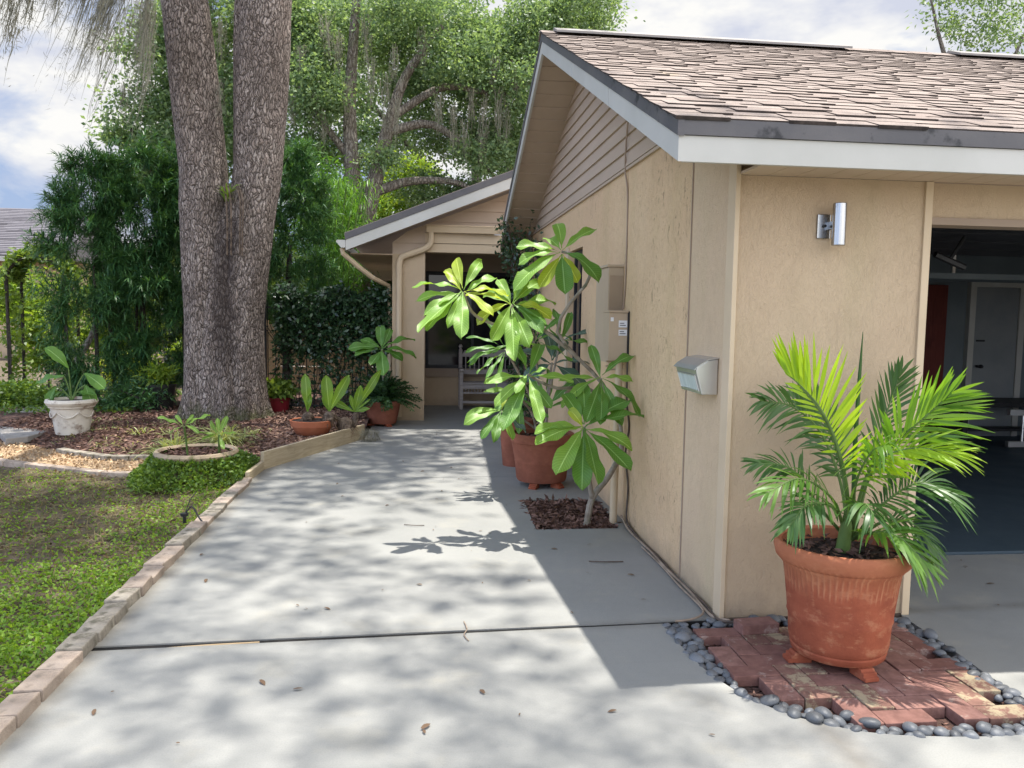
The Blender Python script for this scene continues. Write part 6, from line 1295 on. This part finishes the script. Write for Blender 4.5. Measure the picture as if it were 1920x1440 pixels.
cable('brown twisted cable hanging beside the conduit down to the driveway', [(1.575, 6.0, 1.24), (1.572, 5.98, .95), (1.582, 5.93, .75), (1.566, 5.95, .55), (1.580, 5.90, .30), (1.570, 5.88, .06), (1.568, 5.7, .012)], .008, 'cable_dark')
cable('tan cable lying along the foot of the side wall', [(1.56, 6.0, .05), (1.55, 5.7, .012), (1.56, 5.2, .010), (1.548, 4.8, .016), (1.56, 4.4, .010), (1.545, 4.1, .012), (1.56, 3.99, .01), (1.60, 3.90, .03)], .008, 'cable', 40)
cable('dark cable lying beside the tan one at the wall foot', [(1.575, 5.9, .03), (1.568, 5.5, .010), (1.575, 5.0, .012), (1.562, 4.6, .010), (1.572, 4.2, .014), (1.56, 4.05, .01), (1.565, 3.93, .02), (1.61, 3.86, .035)], .007, 'cable_dark', 40)
cable('pale cable curling from the wall corner across the pebbles', [(1.53, 5.3, .009), (1.540, 4.9, .010), (1.53, 4.5, .012), (1.535, 4.15, .014), (1.50, 4.03, .016), (1.42, 3.975, .012), (1.33, 3.955, .012)], .006, 'cable', 40)

# ---------------------------------------------------------------- porch bench
bn = thing('porch_bench', 'weathered grey wooden bench with spindle back in the dark porch', 'bench', (1.33, 13.65, 0))
x0, x1 = .68, 1.98
for x in (x0, x1 - .06):
    MB().box(x, x + .06, 13.42, 13.48, 0, .64).build('leg', 'bench', bn, bevel=.004)
    l_ = MB().box(x, x + .06, 13.80, 13.86, 0, .98).build('leg', 'bench', bn, bevel=.004)
    MB().lathe([(0, 0), (.03, .005), (.018, .02), (.034, .045), (.03, .07), (.012, .09), (0, .095)], x + .03, 13.83, .98, 14).build('finial', 'bench', l_, True)
    MB().box(x - .01, x + .07, 13.38, 13.80, .64, .675).build('armrest', 'bench', bn, bevel=.006)
st_ = MB()
for k in range(5): st_.box(x0 + .06, x1 - .06, 13.42 + k * .076, 13.42 + k * .076 + .066, .42, .445)
st_.build('seat', 'bench', bn)
MB().box(x0 + .06, x1 - .06, 13.43, 13.46, .345, .415).build('front_rail', 'bench', bn)
MB().box(x0 + .06, x1 - .06, 13.43, 13.46, .26, .285).build('lower_rail', 'bench', bn); MB().box(x0 + .06, x1 - .06, 13.43, 13.46, .10, .14).build('stretcher', 'bench', bn)
tr = [(x0 + .06, .90)] + [(x, .95 + .05 * math.sin((x - x0) / (x1 - x0) * math.pi) + .012 * math.sin((x - x0) * 24)) for x in np.linspace(x0 + .1, x1 - .1, 24)] + [(x1 - .06, .90), (x1 - .06, .86), (x0 + .06, .86)]
MB().prism(tr, 'y', 13.815, 13.845).build('top_rail', 'bench', bn)
MB().box(x0 + .06, x1 - .06, 13.815, 13.845, .56, .63).build('back_rail', 'bench', bn)
for k in range(15): MB().tube([(x0 + .12 + k * .0755, 13.83, .62), (x0 + .12 + k * .0755, 13.83, .87)], .010, 8).build('spindle', 'bench', bn, True)
for k in range(22): MB().tube([(x0 + .10 + k * .052, 13.445, .285), (x0 + .10 + k * .052, 13.445, .345)], .009, 8).build('front_spindle', 'bench', bn, True)

# ---------------------------------------------------------------- inside the garage
wb = thing('workbench', 'dark low workbench along the back of the garage', 'workbench', (7.9, 9.9, 0))
MB().box(6.9, 9.2, 9.55, 10.2, .50, .56).build('top', 'black', wb, bevel=.004)
for x in (6.95, 9.1):
    for y in (9.6, 10.1): MB().box(x, x + .07, y, y + .07, .012, .50).build('leg', 'black', wb)
MB().box(6.95, 9.1, 9.85, 10.1, .15, .18).build('shelf', 'black', wb)
ld = thing('ladder', 'aluminium ladder lying on its side below the workbench', 'ladder', (8.0, 9.3, .012))
for z in (.03, .43): MB().box(7.35, 9.1, 9.28, 9.34, z, z + .07).build('rail', 'alu', ld)
for k in range(6): MB().tube([(7.55 + k * .28, 9.31, .10), (7.55 + k * .28, 9.31, .43)], .018, 8).build('rung', 'alu', ld)
hs = thing('hanging_shelf', 'long pale shelf hung below the garage ceiling', 'shelf', (6.5, 7.6, 2.0))
MB().box(4.4, 9.2, 7.4, 7.9, 2.0, 2.055).build('board', 'inner', hs)
for x in (5.3, 7.0, 8.8): MB().box(x, x + .03, 7.62, 7.65, 2.055, 2.49).build('hanger', 'alu', hs)
am_ = thing('amber_reflector', 'small amber lens inside the garage door jamb', 'reflector', (2.67, 4.25, 1.98))
MB().box(2.642, 2.70, 4.235, 4.26, 1.965, 1.995).build('lens', 'amber', am_, bevel=.004); MB().box(2.642, 2.66, 4.262, 4.30, 1.96, 2.0).build('bracket', 'black', am_)

# ---------------------------------------------------------------- litter on the paving
lm_ = []
for v in range(5):
    rv = R_(700 + v); V, F = strap_quads(rv, np.zeros((1, 3)), np.array([[1, 0, .25]]), .05, .020, .35, 4, np.array([[0, 1, .3 * rv.normal()]])); o = npmesh('fallen_leaf', V, F, 'dead'); lm_.append(o.data); COL.objects.unlink(o); bpy.data.objects.remove(o)
RL = random.Random(31); k = 0
spots = [(890, 640), (1070, 1000)]
while k < 110:
    x, y = RL.uniform(-1.4, 1.5), RL.uniform(1.6, 11.5)
    if k > 88: x, y = RL.uniform(2.7, 4.2), RL.uniform(2.6, 5.0)
    if y > 5.8 and y < 6.9 and x > .85 or y > 7 and x > .8 or x < bed_right(y) + .1 and y > 8: continue
    if y < 4.0 and 1.2 < x < 2.7: continue
    o = bpy.data.objects.new('fallen_leaf', RL.choice(lm_)); COL.objects.link(o); s_ = RL.choice([.28, .36, .45, .55, .75, .95]) * RL.uniform(.8, 1.2)
    o.location = (x, y, .008); o.scale = (s_, s_, s_ * .8); o.rotation_euler = (RL.uniform(-.2, .2), RL.uniform(-.1, .1), RL.uniform(0, 6.28)); k += 1
    tag(o, 'small dry brown leaf lying on the grey paving', 'leaf', 'fallen leaves on the paving')
def twig(label, pts, r, mat='cable'): tag(MB().tube(curve(pts, 8), [r] * len(curve(pts, 8)), 5).build('twig', mat), label, 'twig')
twig('pale forked twig lying across the driveway joint', [(.24, 4.05, .006), (.25, 3.93, .012), (.23, 3.87, .008), (.25, 3.80, .006)], .0028, 'cable')
twig('dark twig lying on the driveway near the wall', [(1.10, 5.02, .006), (1.2, 4.98, .012), (1.32, 5.0, .006)], .004, 'cable_dark')
twig('thin brown twig on the middle of the driveway', [(-.1, 6.0, .006), (-.02, 5.95, .012), (.05, 5.97, .006)], .003, 'cable_dark')
tag(MB().tube([(-1.25, 3.851, -.012), (-1.0, 3.866, -.006), (-.75, 3.88, -.004)], .004, 5).build('twig', 'fence_wood'), 'long straight tan stem lying in the driveway joint', 'twig')
mc = thing('moss_clump', 'grey tangle of fallen moss at the end of the long bed board', 'moss', (-.62, 10.1, .0))
rg = R_(801); n = 260; d = rand_dirs(rg, n); c = np.array([-.60, 10.08, .07]) + d * np.array([.10, .08, .05])
V, F = strap_quads(rg, c, np.cross(d, rand_dirs(rg, n)), .13, .005, .3, 3); npmesh('strands', V, F, 'moss', mc)
spk = thing('sprinkler_stake', 'small black sprinkler stake with wires beside the edging blocks', 'sprinkler', (-1.72, 6.15, 0))
MB().lathe([(0, -.02), (.012, -.02), (.012, .05), (.03, .055), (.03, .075), (0, .08)], -1.72, 6.15, 0, 12).build('head', 'black', spk, True)
MB().tube(curve([(-1.72, 6.15, .06), (-1.66, 6.13, .13), (-1.60, 6.08, .06), (-1.55, 6.02, .03)], 9), .006, 6).tube(curve([(-1.72, 6.15, .05), (-1.70, 6.22, .15), (-1.67, 6.28, .20)], 7), .004, 6).build('wire', 'black', spk)
